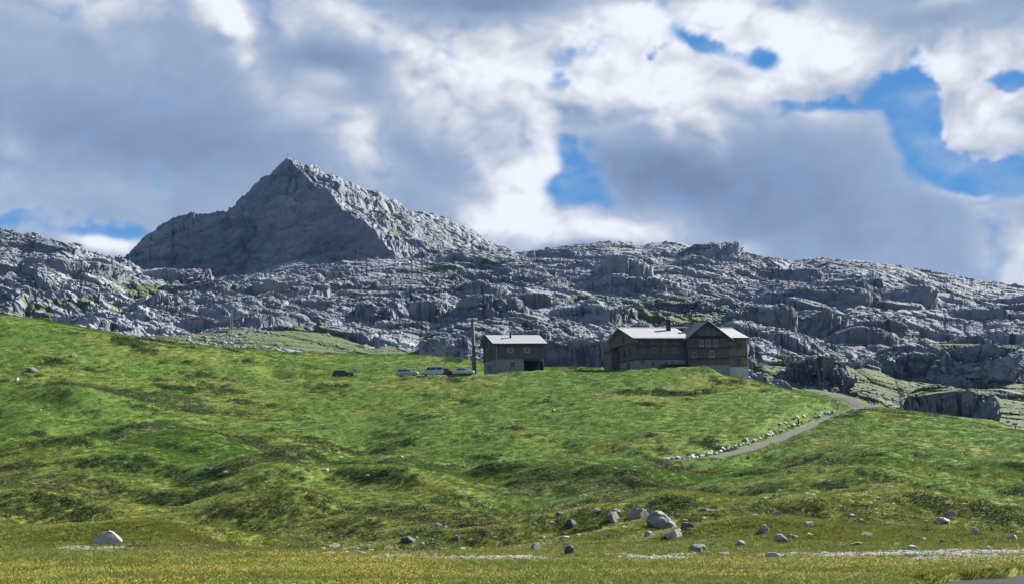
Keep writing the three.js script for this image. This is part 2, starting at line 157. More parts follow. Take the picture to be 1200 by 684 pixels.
const ROCK_HEIGHTS = { x0: -800, dx: 40, d0: 330, dd: 30, rows: [
[29.4,29.4,29.4,29.4,29.4,29.4,29.4,29.4,29.4,29.4,29.4,29.4,29.4,29.4,29.4,29.4,29.4,27.8,26.1,24.6,20.7,17.4,10.2,2.8,1.7,1.7,1.7,1.7,1.7,1.7,1.7,1.7,1.7,1.7,1.7,1.7,1.7,1.7,1.7,1.7,1.7],
[38.5,38.5,38.5,38.5,38.5,38.5,38.5,38.5,38.5,38.5,38.5,38.5,38.5,38.5,38.5,38.5,38.1,34.6,32.8,30,26,23.3,17.1,9.1,7,6.9,6.9,6.9,6.9,6.9,6.9,6.9,6.9,6.9,6.9,6.9,6.9,6.9,6.9,6.9,6.9],
[47.2,47.2,47.2,47.2,47.2,47.2,47.2,47.2,47.2,47.2,47.2,47.2,47.2,47.2,47.2,47.2,46.4,41.3,39.4,35.5,31.3,29.2,23.9,15.6,12.3,12.2,12.2,12.2,12.2,12.2,12.2,12.2,12.2,12.2,12.2,12.2,12.2,12.2,12.2,12.2,12.2],
[54.7,54.7,54.7,54.7,54.7,54.7,54.7,54.7,54.7,54.7,54.7,54.7,54.7,54.7,54.7,54.8,52.5,47.2,45.2,40.6,36.9,35,30.5,22.4,17.8,17.5,17.5,17.5,17.5,17.5,17.5,17.5,17.5,17.5,17.5,17.5,17.5,17.5,17.5,17.5,17.5],
[61.3,61.3,61.3,61.3,61.3,61.3,61.3,61.3,61.3,61.3,61.3,61.3,61.3,61.3,61.3,61.6,57.4,52.7,50.5,45.3,42.7,40.9,36.9,29.5,23.3,22.6,22.6,22.6,22.6,22.6,22.6,22.6,22.6,22.6,22.6,22.6,22.6,22.6,22.6,22.6,22.6],
[68.3,68.3,68.3,68.3,68.3,68.3,68.3,68.3,68.3,68.3,68.3,68.3,68.3,68.3,68.3,68.2,62.5,58.4,56.1,50.7,48.8,47,43.5,37,29.5,28.3,28.3,28.3,28.3,28.3,28.3,28.3,28.3,28.3,28.3,28.3,28.3,28.3,28.3,28.3,28.3],
[76.3,76.3,76.3,76.3,76.3,76.3,76.3,76.3,76.3,76.3,76.3,76.3,76.3,76.3,76.5,74.9,68.6,64.9,62.4,57.1,55.7,53.9,50.4,45,37,34.7,34.9,34.9,34.9,34.9,34.9,34.9,34.9,34.9,34.9,34.9,34.9,34.9,34.9,34.9,34.9],
[84.8,84.8,84.8,84.8,84.8,84.8,84.8,84.8,84.8,84.8,84.8,84.8,84.8,84.8,85.2,81.6,75.1,71.9,69.2,64.4,63,61.3,57.7,53.4,45.4,41.8,42,42.1,42.1,42.1,42.1,42.1,42.1,42.1,42.1,42.1,42.1,42.1,42.1,42.1,42.1],
[93.6,93.6,93.6,93.6,93.6,93.6,93.6,93.6,93.6,93.6,93.6,93.6,93.6,93.7,93.3,88,81.5,78.7,76,71.9,70.2,68.7,65.1,61.5,53.9,49.3,49.1,49.1,49.1,49.1,49.1,49.1,49.1,49.1,49.1,49.1,49.1,49.1,49.1,49.1,49.1],
[102.7,102.7,102.7,102.7,102.7,102.7,102.7,102.7,102.7,102.7,102.7,102.7,102.7,103.1,100.9,94.1,88,85.5,83.1,79.7,77.3,76,72.7,69.1,62.3,57.2,56,55.7,55.8,55.8,55.8,55.8,55.8,55.8,55.8,55.8,55.8,55.8,55.8,55.8,55.8],
[112.1,112.1,112.1,112.1,112.1,112.1,112.1,112.1,112.1,112.1,112.1,112.1,112.1,112.7,108.1,100,94.5,92.2,90.3,87.7,84.4,83.5,80.5,76.7,70.9,65.4,63.1,62.4,62.6,62.6,62.6,62.6,62.6,62.6,62.6,62.6,62.6,62.6,62.6,62.6,62.6],
[122.2,122.2,122.2,122.2,122.2,122.2,122.2,122.2,122.2,122.2,122.2,122.2,122.3,121.7,114.8,105.6,100.7,98.8,97.4,95.5,91.8,91.2,88.6,84.9,79.6,74,70.7,69.4,69.3,69.3,69.3,69.3,69.3,69.3,69.3,69.3,69.3,69.3,69.3,69.3,69.3],
[133.8,133.8,133.8,133.8,133.8,133.8,133.8,133.8,133.8,133.8,133.8,133.8,134.6,131.3,121.8,110.8,106.4,105,104.3,103.2,99.4,99.2,97.3,93.9,88.7,83,78.9,76.8,76,76.4,76.4,76.4,76.4,76.4,76.4,76.4,76.4,76.4,76.4,76.4,76.4],
[145.4,145.4,145.4,145.4,145.4,145.4,145.4,145.4,145.4,145.4,145.4,145.4,146.7,140.1,128,115.8,112,111.2,111.2,110.8,107.1,107.4,106.2,103.1,97.8,92.3,87.6,84.5,82.8,83.3,83.3,83.3,83.3,83.3,83.3,83.3,83.3,83.3,83.3,83.3,83.3],
[154.9,154.9,154.9,154.9,154.9,154.9,154.9,154.9,154.9,154.9,154.9,154.9,154.9,145.7,132,120.9,117.9,117.9,118.5,118.5,114.9,115.5,114.9,112.2,106.9,101.6,96.6,92.4,89.7,89.7,89.7,89.7,89.7,89.7,89.7,89.7,89.7,89.7,89.7,89.7,89.7],
[162.6,162.6,162.6,162.6,162.6,162.6,162.6,162.6,162.6,162.6,162.6,163,159.8,148.9,133.9,126,124.3,125.4,126.6,126.7,123.1,123.5,123.1,121.1,116,111.3,106.7,101.1,96.8,95.1,95.3,95.3,95.3,95.3,95.3,95.3,95.3,95.3,95.3,95.3,95.3],
[169.4,169.4,169.4,169.4,169.4,169.4,169.4,169.4,169.4,169.4,169.4,170.3,163.8,151.4,135.1,131,130.9,133.4,135.2,135.1,131.5,131.4,131.1,130,125.1,121.2,117.5,110.3,104,100,100.5,100.5,100.5,100.5,100.5,100.5,100.5,100.5,100.5,100.5,100.5],
[174.1,174.1,174.1,174.1,174.1,174.1,174.1,174.1,174.1,174.1,174.1,174.6,166,152.7,136.5,136.2,137.9,141.6,143.7,143.2,139.3,139.2,139,138.5,133.8,130.1,127.1,119,111.2,105.1,105.4,105.4,105.4,105.4,105.4,105.4,105.4,105.4,105.4,105.4,105.4],
[176.1,176.1,176.1,176.1,176.1,176.1,176.1,176.1,176.1,176.1,176.1,174.7,165.9,152.3,138.9,141.5,145.4,150,152.1,150.8,145.9,146.7,147.1,146.6,141.8,137.1,134.4,126.9,118.3,111,109.8,110,110,110,110,110,110,110,110,110,110],
[177.5,177.5,177.5,177.5,177.5,177.5,177.5,177.5,177.5,177.5,177.5,173.7,164.7,150.6,142.3,146.9,153.5,158.9,160.6,158.3,151.9,154.3,155.6,154.7,149.6,143.1,140.6,134.6,125.6,117.7,113.9,114.5,114.5,114.5,114.5,114.5,114.5,114.5,114.5,114.5,114.5],
[178.4,178.4,178.4,178.4,178.4,178.4,178.4,178.4,178.4,178.4,178.4,172.3,163,148.8,146.1,152.3,161.4,167.1,168.3,165,157.5,161.3,163.4,162,156.7,148.5,145.9,141.3,132.3,124,117.7,118.4,118.4,118.4,118.4,118.4,118.4,118.4,118.4,118.4,118.4],
[178.6,178.6,178.6,178.6,178.6,178.6,178.6,178.6,178.6,178.6,178.4,170.7,161.2,148.4,149.8,157.5,168.2,173.2,174,170.4,163,167.3,169.8,168.1,162.8,153.8,150.3,146,137.5,129.2,121.6,120.9,120.9,120.9,120.9,120.9,120.9,120.9,120.9,120.9,120.9],
[177.8,177.8,177.8,177.8,177.8,177.8,177.8,177.8,177.8,177.8,176.3,168.4,158.8,149.1,153.8,163.1,175.1,178.5,178.6,175.6,169.4,173.4,176.1,174.2,169.2,159.9,154.8,150.2,142.3,134.1,126.2,122.8,122.9,122.9,122.9,122.9,122.9,122.9,122.9,122.9,122.9],
[176.4,176.4,176.4,176.4,176.4,176.4,176.4,176.4,176.4,176.4,172.6,165.5,156,150.2,157.7,168.3,181,182.7,182.3,179.9,175.1,178.6,181.3,179.2,174.5,165.1,158.5,153.4,146.3,138.2,130.4,124.2,124.4,124.4,124.4,124.4,124.4,124.4,124.4,124.4,124.4],
[174.5,174.5,174.5,174.5,174.5,174.5,174.5,174.5,174.5,174.5,168.7,162.4,153.4,151.2,160.5,171.8,184.1,185.3,184.9,181.6,177.5,180.8,183.5,181.3,176.8,167.4,160,154.7,147.9,139.9,132.2,125,125,125,125,125,125,125,125,125,125],
[171.6,171.6,171.6,171.6,171.6,171.6,171.6,171.6,171.5,171.4,164.8,159.1,151.3,152,162.4,174.1,184.9,186.8,186.7,181.6,177.1,180.4,183.1,180.9,176.4,167.2,159.8,154.4,147.7,139.8,132.1,125.3,124.8,124.6,124.6,124.6,124.6,124.6,124.6,124.6,124.6],
[166.9,166.9,166.9,166.9,166.9,166.9,166.9,166.9,166.7,166.3,160.4,155.5,149.4,152.8,164.1,176,185.6,188,188.4,181.4,176.2,179.3,182.1,179.9,175.4,166.6,159,153.5,146.9,139.4,132.1,125.6,124.1,123.6,123.6,123.6,123.6,123.6,123.6,123.6,123.6],
[161,161,161,161,161,161,161.1,161.1,160.7,159.9,155.4,151.5,147.6,153.6,165.5,177.6,186,188.9,189.7,181.1,174.8,177.7,180.4,178.4,173.8,165.6,157.8,152.1,145.8,138.8,131.9,125.8,123.1,122.1,122.1,122.1,122.1,122.1,122.1,122.1,122.1],
[154.6,154.6,154.6,154.6,154.6,154.6,154.6,154.7,154,152.8,150,147.1,145.5,154.1,166.4,178.7,186.3,189.5,190.5,180.8,172.9,175.6,178.4,176.4,171.8,164.3,156.2,150.3,144.4,138.1,131.8,125.9,121.8,120.1,120.1,120.1,120.1,120.1,120.1,120.1,120.1],
[148.1,148.1,148.1,148.1,148.1,148.1,148.1,148.1,147.2,145.7,144,142.1,142.9,154.3,166.8,179.1,186.4,189.7,190.9,180.3,170.8,173.2,175.9,174.1,169.4,162.9,154.4,148.2,142.8,137.2,131.6,125.9,120.3,117.9,117.9,117.9,117.9,117.9,117.9,117.9,117.9],
[141.3,141.3,141.3,141.3,141.3,141.3,141.2,141.1,140.1,138.4,137.2,136.3,139.2,152.6,164.6,176.5,183.7,187,188,177.3,166.6,168.7,171.2,169.5,164.9,159.2,150.6,144.2,139.2,134.4,129.4,124,117.2,114.1,113.8,113.7,113.7,113.7,113.7,113.7,113.7],
[133.6,133.6,133.6,133.6,133.6,133.6,133.5,133.2,132,130.2,129.2,129.4,134.4,148.1,159,169.7,176.4,179.6,180.4,169.9,159.3,160.8,162.9,161.3,157.1,152,143.6,137.1,132.7,128.6,124.1,118.7,111.4,107.8,106.9,106.6,106.6,106.6,106.6,106.6,106.6],
[125.4,125.4,125.4,125.4,125.4,125.4,125.1,124.5,123.3,121.4,120.5,121.7,128.7,141.4,150.8,159.8,165.8,168.9,169.5,159.6,149.8,150.6,152.1,150.5,146.8,142.4,134.4,128,124.1,120.6,116.6,111.1,103.8,99.8,98,97.4,97.4,97.4,97.4,97.4,97.4],
[116.9,116.9,116.9,116.9,116.9,116.9,116.4,115.6,114.2,112.3,111.2,113.6,122.4,133.6,141,148.2,153.3,156.3,156.5,147.5,138.9,139,139.7,138.2,135.2,131.3,123.8,117.5,114.2,111.3,107.7,102.1,95.2,90.7,87.8,86.9,86.9,86.9,86.9,86.9,86.9],
[108.2,108.2,108.2,108.2,108.2,108.2,107.5,106.4,105,103.1,101.9,105.3,116.1,125.5,130.9,136,140.3,143.2,142.9,134.8,127.6,127,126.9,125.4,123.1,119.8,112.8,106.7,103.9,101.7,98.4,92.7,86.1,81.3,77.3,76,76,76,76,76,76],
[99.7,99.7,99.7,99.7,99.7,99.7,98.8,97.5,96,94,92.7,97.2,109.9,117.7,121.3,124.5,127.9,130.7,130.1,122.8,116.8,115.5,114.6,113.2,111.5,108.8,102.3,96.4,94.1,92.5,89.6,83.9,77.5,72.3,67.3,65.7,65.7,65.7,65.7,65.7,65.7],
[94.2,94.2,94.2,94.2,94.2,94.2,93.2,91.7,90.1,88.2,86.8,92.1,106.1,113.3,115.7,117.8,120.8,123.5,122.7,115.7,110.3,108.6,107.3,105.9,104.6,102.3,96.1,90.2,88.3,87.1,84.5,78.7,72.4,66.8,61.3,59.4,59.4,59.4,59.4,59.4,59.4]] };
function survey(T, x, d) {
  const R = T.rows, u = Math.min(R[0].length - 1.001, Math.max(0, (x - T.x0) / T.dx)), v = Math.min(R.length - 1.001, Math.max(0, (d - T.d0) / T.dd));
  const i = u | 0, j = v | 0, fu = u - i, fv = v - j, at = (a, b) => R[Math.min(R.length - 1, Math.max(0, b))][Math.min(R[0].length - 1, Math.max(0, a))];
  const cr = (a, b, c, e, t) => b + 0.5 * t * (c - a + t * (2 * a - 5 * b + 4 * c - e + t * (3 * (b - c) + e - a)));
  const row = (b) => cr(at(i - 1, b), at(i, b), at(i + 1, b), at(i + 2, b), fu);
  return cr(row(j - 1), row(j), row(j + 1), row(j + 2), fv);
}
// the path up to the house, as x, d, height
const PATHS = [[[97.7,262.0,9.81],[79.9,256.0,12.05],[70.1,251.0,12.91],[64.1,243.0,11.80],[57.1,232.0,10.06],[49.5,220.0,8.18],[42.7,209.0,6.62],[35.4,197.0,5.24],[29.2,188.0,4.38],[22.8,183.0,4.24],[16.8,179.0,4.22]], [[70.1,251.0,12.91],[68.7,258.0,15.38],[66.9,266.0,16.95],[63.8,272.0,18.15]], [[-49.0,259.0,23.16],[-36.9,262.0,23.79],[-24.3,263.5,23.68],[-15.3,264.0,23.55],[-8.0,265.0,23.43]]];
function nearPath(line, x, d) {
  let best = 1e9, h = 0, along = 0;
  for (let k = 0; k + 1 < line.length; k++) {
    const [x0, d0, h0] = line[k], [x1, d1, h1] = line[k + 1], ex = x1 - x0, ed = d1 - d0, t = Math.min(1, Math.max(0, ((x - x0) * ex + (d - d0) * ed) / (ex * ex + ed * ed)));
    const q = Math.hypot(x - x0 - t * ex, d - d0 - t * ed);
    if (q < best) { best = q; h = h0 + t * (h1 - h0); along = k + t; }
  }
  return [best, h, along];
}
// mounds and hollows in the pasture: x, d, half width, half depth, height
const MOUNDS = [[-23.6,112,7.0,8,1.2],[-36.7,110,8.4,7,0.8],[-12.1,138,10.5,10,1.6],[-0.8,128,4.4,9,-0.8],[4.3,150,10.4,10,1.3],[10.2,100,8.3,7,0.7],[-56.3,150,12.4,10,1.4],[-43.4,168,13.9,10,1.6],[-26.6,140,8.7,8,1.3],[-73.8,208,12.9,9,1.5],[40.0,150,12.4,10,1.2],[44.0,120,6.6,9,-0.8],[-25.6,200,8.3,16,-1.5],[-11.9,92,3.8,5,0.5],[-21.1,86,4.8,5,0.5]];
// level ground under the buildings and the parked cars: x, d, half width, half depth, height
const PADS = [[0.4, 272, 8, 7, 24.05], [30.2, 280, 11, 9, 23.95], [-23.3, 262.6, 17, 1.7, 23.45], [-36.7, 261, 6, 1.8, 23.72]];
function hummocks(x, d) { return 2.6 * fbm(x / 34, d / 30, 1.5, 3) + 3.0 * fbm(x / 15 + 4, d / 13, 8.5, 2); }
function hillHeight(x, d, fine = true) {
  let h = survey(HILL_HEIGHTS, x, d);
  const rough = smooth(66, 92, d);
  for (const [mx, md, rx, rd, up] of MOUNDS) { const q = ((x - mx) / rx) ** 2 + ((d - md) / rd) ** 2; if (q < 6) h += 1.45 * up * Math.exp(-1.3 * q); }
  h += rough * hummocks(x, d) * (1 - 0.9 * smooth(165, 240, d));
  h += 0.06 * fbm(x / 6, d / 4, 3.3, 2) * (1 - rough);
  for (const [px, pd, rx, rd, up] of PADS) { const q = Math.max(Math.abs(x - px) / rx, Math.abs(d - pd) / rd); h = mix(h, up, smooth(1.4, 1, q)); }
  let off = 99;
  if (d > 165 && d < 292 && x > -62) for (const line of PATHS) { const [q, ph] = nearPath(line, x, d); off = Math.min(off, q); if (q < 7) h = mix(h, ph, smooth(6.5, 1.7, q)); }
  h -= 0.9 * roadCut(x, d);
  if (fine) {
    const k = rough * smooth(1.6, 3, off);
    h += k * (0.28 * fbm(x / 2.6, d / 1.7, 5.5, 3) + 0.16 * Math.abs(noise(x / 1.3, d / 0.8, 2.2)) + 0.14 * noise(x / 5, h * 1.1, d / 9)) + (1 - rough) * 0.035 * noise(x / 0.7, d / 0.7, 9);
  }
  return h;
}
const ROAD_Y = -0.90;
function roadCut(x, d) { const edge = 54.4 + 0.25 * Math.sin(x * 1.7) + (x - 17.3) * 0.38; return smooth(edge + 0.5, edge - 0.5, d) * smooth(15.6, 17.4, x); }
const ground = (x, d) => hillHeight(x, d, true);

// what grows where: 0..1 masks with ragged outlines
function grown(x, d) {
  const n1 = fbm(x / 20, d / 16, 20.5, 4), n2 = fbm(x / 7 + 9, d / 5, 31.5, 4), n3 = fbm(x / 55, d / 45, 2.5, 3);
  const meadow = smooth(72, 64, d + 4 * n2);
  const yellow = smooth(-0.05, 0.35, fbm(x / 14, d / 5 + 3, 12.5, 3) + 0.1) * meadow;
  const low = smooth(150, 95, d) * (1 - meadow);
  const olive = Math.min(1, smooth(-0.1, 0.4, n1 + 0.25 * n2 + 0.5 * low));
  const front = hummocks(x, d + 1.5) - hummocks(x, d - 1.5);             // shrubs like the steep banks of the mounds
  let shrub = smooth(0.1, 0.34, n1 * 0.35 - n2 * 0.45 + 0.3 * smooth(0.1, 0.8, front) * smooth(230, 160, d) + 0.06 * noise(x / 1.5, d / 1.2, 6)) * (1 - meadow) * smooth(70, 120, d + 20 * n1);
  let heath = smooth(0.12, 0.32, n3 * 0.6 + n2 * 0.5 - 0.05) * (1 - meadow) * smooth(260, 200, d);
  for (const [hx, hd, rx, rd, a] of HEATH) { const q = Math.hypot((x - hx) / rx, (d - hd) / rd) + 0.5 * n2; heath = Math.max(heath, a * smooth(1.05, 0.8, q)); }
  return { meadow, yellow, low, olive, shrub, heath, n1, n2, n3 };
}
const HEATH = [[5.6,146,9.3,9,0.45],[14.0,146,6.0,5,0.6],[-29.5,140,5.8,6,0.7],[-47.8,185,14.1,12,0.45],[-13.0,178,9.8,8,0.4],[-69.0,220,18.2,10,0.35],[-47.9,130,7.2,6,0.4]];
const gc = [0, 0, 0];
function turfColour(x, d, g = grown(x, d)) {
  const m = (c, t) => { for (let k = 0; k < 3; k++) gc[k] = mix(gc[k], c[k], t); };
  gc[0] = 0.054; gc[1] = 0.092; gc[2] = 0.016;                           // fresh green
  m([0.094, 0.104, 0.023], 0.8 * g.olive);                             // dry yellow-green
  m([0.036, 0.060, 0.014], 0.35 * g.shrub);
  m([0.047, 0.041, 0.022], 0.8 * g.heath);                               // brown heath
  m([0.109, 0.116, 0.025], 0.4 * g.low);
  m([0.108, 0.12, 0.02], 0.6 * g.meadow);
  m([0.14, 0.138, 0.02], 0.65 * g.yellow);
  const j = 1.14 * (1 + 0.22 * noise(x / 0.9, d / 0.7, 4.4) + 0.18 * g.n2);
  for (let k = 0; k < 3; k++) gc[k] *= j;
  return gc;
}
// bare stony ground: gravel along the stream bed and on the slopes
const GRAVEL = [[3.9,65,7.6,1.2,1],[-2.3,64,5.7,0.8,0.7],[10.6,66,8.2,1.3,0.9],[17.4,66.5,9.2,1.3,0.8],[24.3,67,5.6,2.6,1],[24.5,64,2.7,1.5,1],[-6.4,66.5,1.8,1.5,0.8],[-24.8,73,2.0,1.5,0.5],[0.3,65.5,2.7,0.7,0.6],[21.2,63,2.6,0.7,0.8],[-0.9,176,4.9,3,0],[-8.4,68,2.3,1,0.6],[33.9,106,4.4,1.2,0.6],[-52.9,185,7.7,8,0.15],[22.7,104,1.4,1,0.5]];
function bare(x, d) {
  let s = 0;
  for (const [gx, gd, rx, rd, a] of GRAVEL) { const q = Math.hypot((x - gx) / rx, (d - gd) / rd); if (q < 1.6) s = Math.max(s, a * smooth(1.1, 0.75, q + 0.75 * fbm(x / 3.1, d / 0.8, 14, 3))); }
  return s * smooth(-0.3, 0.15, noise(x / 7, d / 30, 6.1) + 0.5 * noise(x / 2.3, d / 3, 8.1));
}

// a sheet of ground whose mesh is finer near the meadow and coarser far away
function sheet(rows, cols, depthOf, spread, heightOf, colourOf) {
  const n = rows * cols, pos = new Float32Array(n * 3), col = new Float32Array(n * 3);
  for (let j = 0, v = 0; j < rows; j++) {
    const d = depthOf(j / (rows - 1));
    for (let i = 0; i < cols; i++, v++) {
      const x = (i / (cols - 1) * 2 - 1) * (spread * d + 20);
      const p = heightOf(x, d); pos[v * 3] = p[0]; pos[v * 3 + 1] = p[1]; pos[v * 3 + 2] = -p[2];
      const c = colourOf(x, d, p); col[v * 3] = c[0]; col[v * 3 + 1] = c[1]; col[v * 3 + 2] = c[2];
    }
  }
  return gridGeometry(pos, col, rows, cols);
}
function gridGeometry(pos, col, rows, cols) {
  const index = new Uint32Array((rows - 1) * (cols - 1) * 6), g = new THREE.BufferGeometry();
  for (let j = 0, k = 0; j < rows - 1; j++) for (let i = 0; i < cols - 1; i++) { const a = j * cols + i, b = a + 1, c = a + cols, e = c + 1; index[k++] = a; index[k++] = b; index[k++] = c; index[k++] = b; index[k++] = e; index[k++] = c; }
  g.setAttribute('position', new THREE.BufferAttribute(pos, 3)); g.setAttribute('color', new THREE.BufferAttribute(col, 3)); g.setIndex(new THREE.BufferAttribute(index, 1));
  g.computeVertexNormals();
  return g;
}
const earth = new THREE.MeshPhysicalMaterial({ vertexColors: true, roughness: 1, specularIntensity: 0.15 });
const P3 = [0, 0, 0], C3 = [0, 0, 0];
const hillGeometry = sheet(520, 760, (t) => 40 + 400 * Math.pow(t, 1.45), 0.5, (x, d) => { P3[0] = x; P3[1] = ground(x, d); P3[2] = d; return P3; }, (x, d) => {
  const c = turfColour(x, d); const b = bare(x, d) * smooth(-0.1, 0.25, noise(x / 2.2, d / 0.5, 1.1)), r = 0.12 + 0.055 * noise(x / 0.6, d / 0.5, 7.7);
  C3[0] = mix(c[0], r * 1.02, b); C3[1] = mix(c[1], r * 0.98, b); C3[2] = mix(c[2], r * 0.88, b); return C3;
});
structure(new THREE.Mesh(hillGeometry, earth), 'grassy_hillside');
{
  const g = new THREE.RingGeometry(1, 5000, 96, 6); g.rotateX(-Math.PI / 2); g.translate(0, -14, 0);
  structure(new THREE.Mesh(g, new THREE.MeshStandardMaterial({ color: rgb(0.055, 0.075, 0.018), roughness: 1 })), 'valley_ground');
}

// ---------------------------------------------------------------- the rocky mountain
// crags: x, d of the foot, half width, depth, height. A steep broken front, a gentle back
const CRAGS = [[229,690,18,22,12.35],[183,470,18,26,15.2],[161,480,13,18,10.45],[134,372,13,14,10.45],[105,415,10,16,11.4],[118,560,15,18,8.55],[84,470,12,16,9.5],[141,590,24,20,8.55],[67,720,18,20,12.35],[29,415,12,20,12.35],[16,430,10,15,9.5],[-65,560,9,14,9.75],[-39,560,9,15,8.25],[-10,560,18,20,11.25],[3,480,13,18,7.5],[-24,440,10,12,6.75],[-95,690,17,18,7.5],[-18,660,18,18,6.75],[17,620,20,18,6.75],[141,850,25,22,10.5],[36,860,24,24,5.25],[77,700,24,20,6],[181,680,28,18,6.75],[124,640,18,16,6],[162,560,17,18,6.75],[204,740,26,18,6.75],[183,780,27,18,6],[-239,640,27,20,6],[-174,560,23,20,6],[-159,640,27,20,6.75],[-169,480,20,16,5.25],[-122,520,25,18,6],[-119,640,22,20,7.5],[-283,720,25,18,4.5],[-233,690,19,18,4.5],[-215,760,21,18,5.25],[39,560,19,18,6.75],[71,540,17,18,6],[86,620,17,16,6],[186,600,18,16,6],[256,640,22,18,5.25],[216,580,16,18,6]];
const PEAK = [-196, 281, 1080], SHOULDER = [-297, 233];
function rockBase(x, d) {
  let h = survey(ROCK_HEIGHTS, x, d);
  const dx = x - PEAK[0], dd = d - PEAK[2];                             // the peak: a leaning wedge of four planes
  const w = 5 * fbm(x / 60, d / 60, 3, 3) + 2.5 * noise(x / 17, d / 17, 9);
  const left = PEAK[1] + 1.7 * dx + 1.6 * dd, right = PEAK[1] - 0.45 * dx + 0.36 * Math.min(dd, 0), back = PEAK[1] - 0.8 * dd, west = PEAK[1] + 0.62 * dx + 0.12 * dd;
  let p = Math.min(left + 6, right, back, west);
  const shoulder = SHOULDER[1] - (x < SHOULDER[0] ? 0.85 : 0.1) * Math.abs(x - SHOULDER[0]) - 0.9 * Math.max(0, x - SHOULDER[0] - 60) - 0.9 * Math.max(0, d - 1075) + 2.6 * Math.min(0, d - 1058);   // the western shoulder
  p = Math.max(p, shoulder) + w;
  h = Math.max(h, p);
  const wob = 6 * fbm(x / 23, d / 23, 40, 2);
  for (const [cx, cd, rw, rd, up] of CRAGS) {
    const u = (x - cx + wob) / rw, v = (d - cd - rd + wob) / rd, q = u * u + v * v;
    if (q < 1.2) { const t = survey(ROCK_HEIGHTS, cx, cd) + up + 0.1 * (d - cd) - 0.06 * (x - cx) - 0.25 * up * u * u; if (t > h) h = mix(h, t, smooth(1.12, 0.86, q)); }
  }
  return h;
}
// broken slabs: in each cell of a bedded lattice the face is a plane of its own
const BED = (() => { const n = new THREE.Vector3(-0.30, 0.82, 0.42).normalize(), a = new THREE.Vector3(0.9, -0.28, 0.2), b = new THREE.Vector3(); a.addScaledVector(n, -a.dot(n)).normalize(); b.crossVectors(n, a); return [a, b, n]; })();
const cell = { f: 0, id: 0, edge: 0 };
function slab(x, y, z, size, seed, tilt) {
  const [A, B, N] = BED, u = (x * A.x + y * A.y + z * A.z) / (size * 2.9), v = (x * B.x + y * B.y + z * B.z) / size, w = (x * N.x + y * N.y + z * N.z) / (size * 0.44);
  const U = Math.floor(u), V = Math.floor(v), Wc = Math.floor(w); let f1 = 9, f2 = 9, bu = 0, bv = 0, bw = 0, id = 0;
  for (let i = -1; i <= 1; i++) for (let j = -1; j <= 1; j++) for (let k = -1; k <= 1; k++) {
    const a = U + i, b = V + j, c = Wc + k, r = hash3(a + seed, b, c), r2 = (r * 1013.7) % 1, r3 = (r * 7919.3) % 1, du = u - a - r, dv = v - b - r2, dw = w - c - r3, q = du * du + dv * dv + dw * dw;
    if (q < f1) { f2 = f1; f1 = q; bu = du; bv = dv; bw = dw; id = hash3(a, b + seed, c + 7); } else if (q < f2) f2 = q;
  }
  cell.id = id; cell.edge = f2 - f1;
  const t1 = ((id * 37.7) % 1) - 0.5, t2 = ((id * 91.3) % 1) - 0.5;
  cell.f = (id - 0.5) * 1.0 + tilt * (bu * t1 * 2 + bv * t2 * 2 + bw * 0.4) - 0.45 * smooth(0.09, 0, cell.edge);
  return cell;
}
function greenRock(x, d) {                                           // turf on the mountain
  let g = 0;
  for (const [gx, gd, rx, rd, a] of ALP) { const q = Math.hypot((x - gx) / rx, (d - gd) / rd); if (q < 1.5) g = Math.max(g, a * smooth(1.25, 0.45, q)); }
  return g;
}
const ALP = [[133,400,52,90,1.3],[200,500,35,70,1],[-96,450,44,70,1.05],[-49,420,23,50,1.25],[-68,980,61,90,0.3],[91,600,54,110,0.5],[35,640,53,90,0.35],[-193,650,27,90,0.5],[118,450,34,60,0.8],[-22,800,66,90,0.35],[-194,520,40,80,0.35]];
const ROCK = 0.138;
const rockTone = { g: 0, tone: 0, n: 0 };
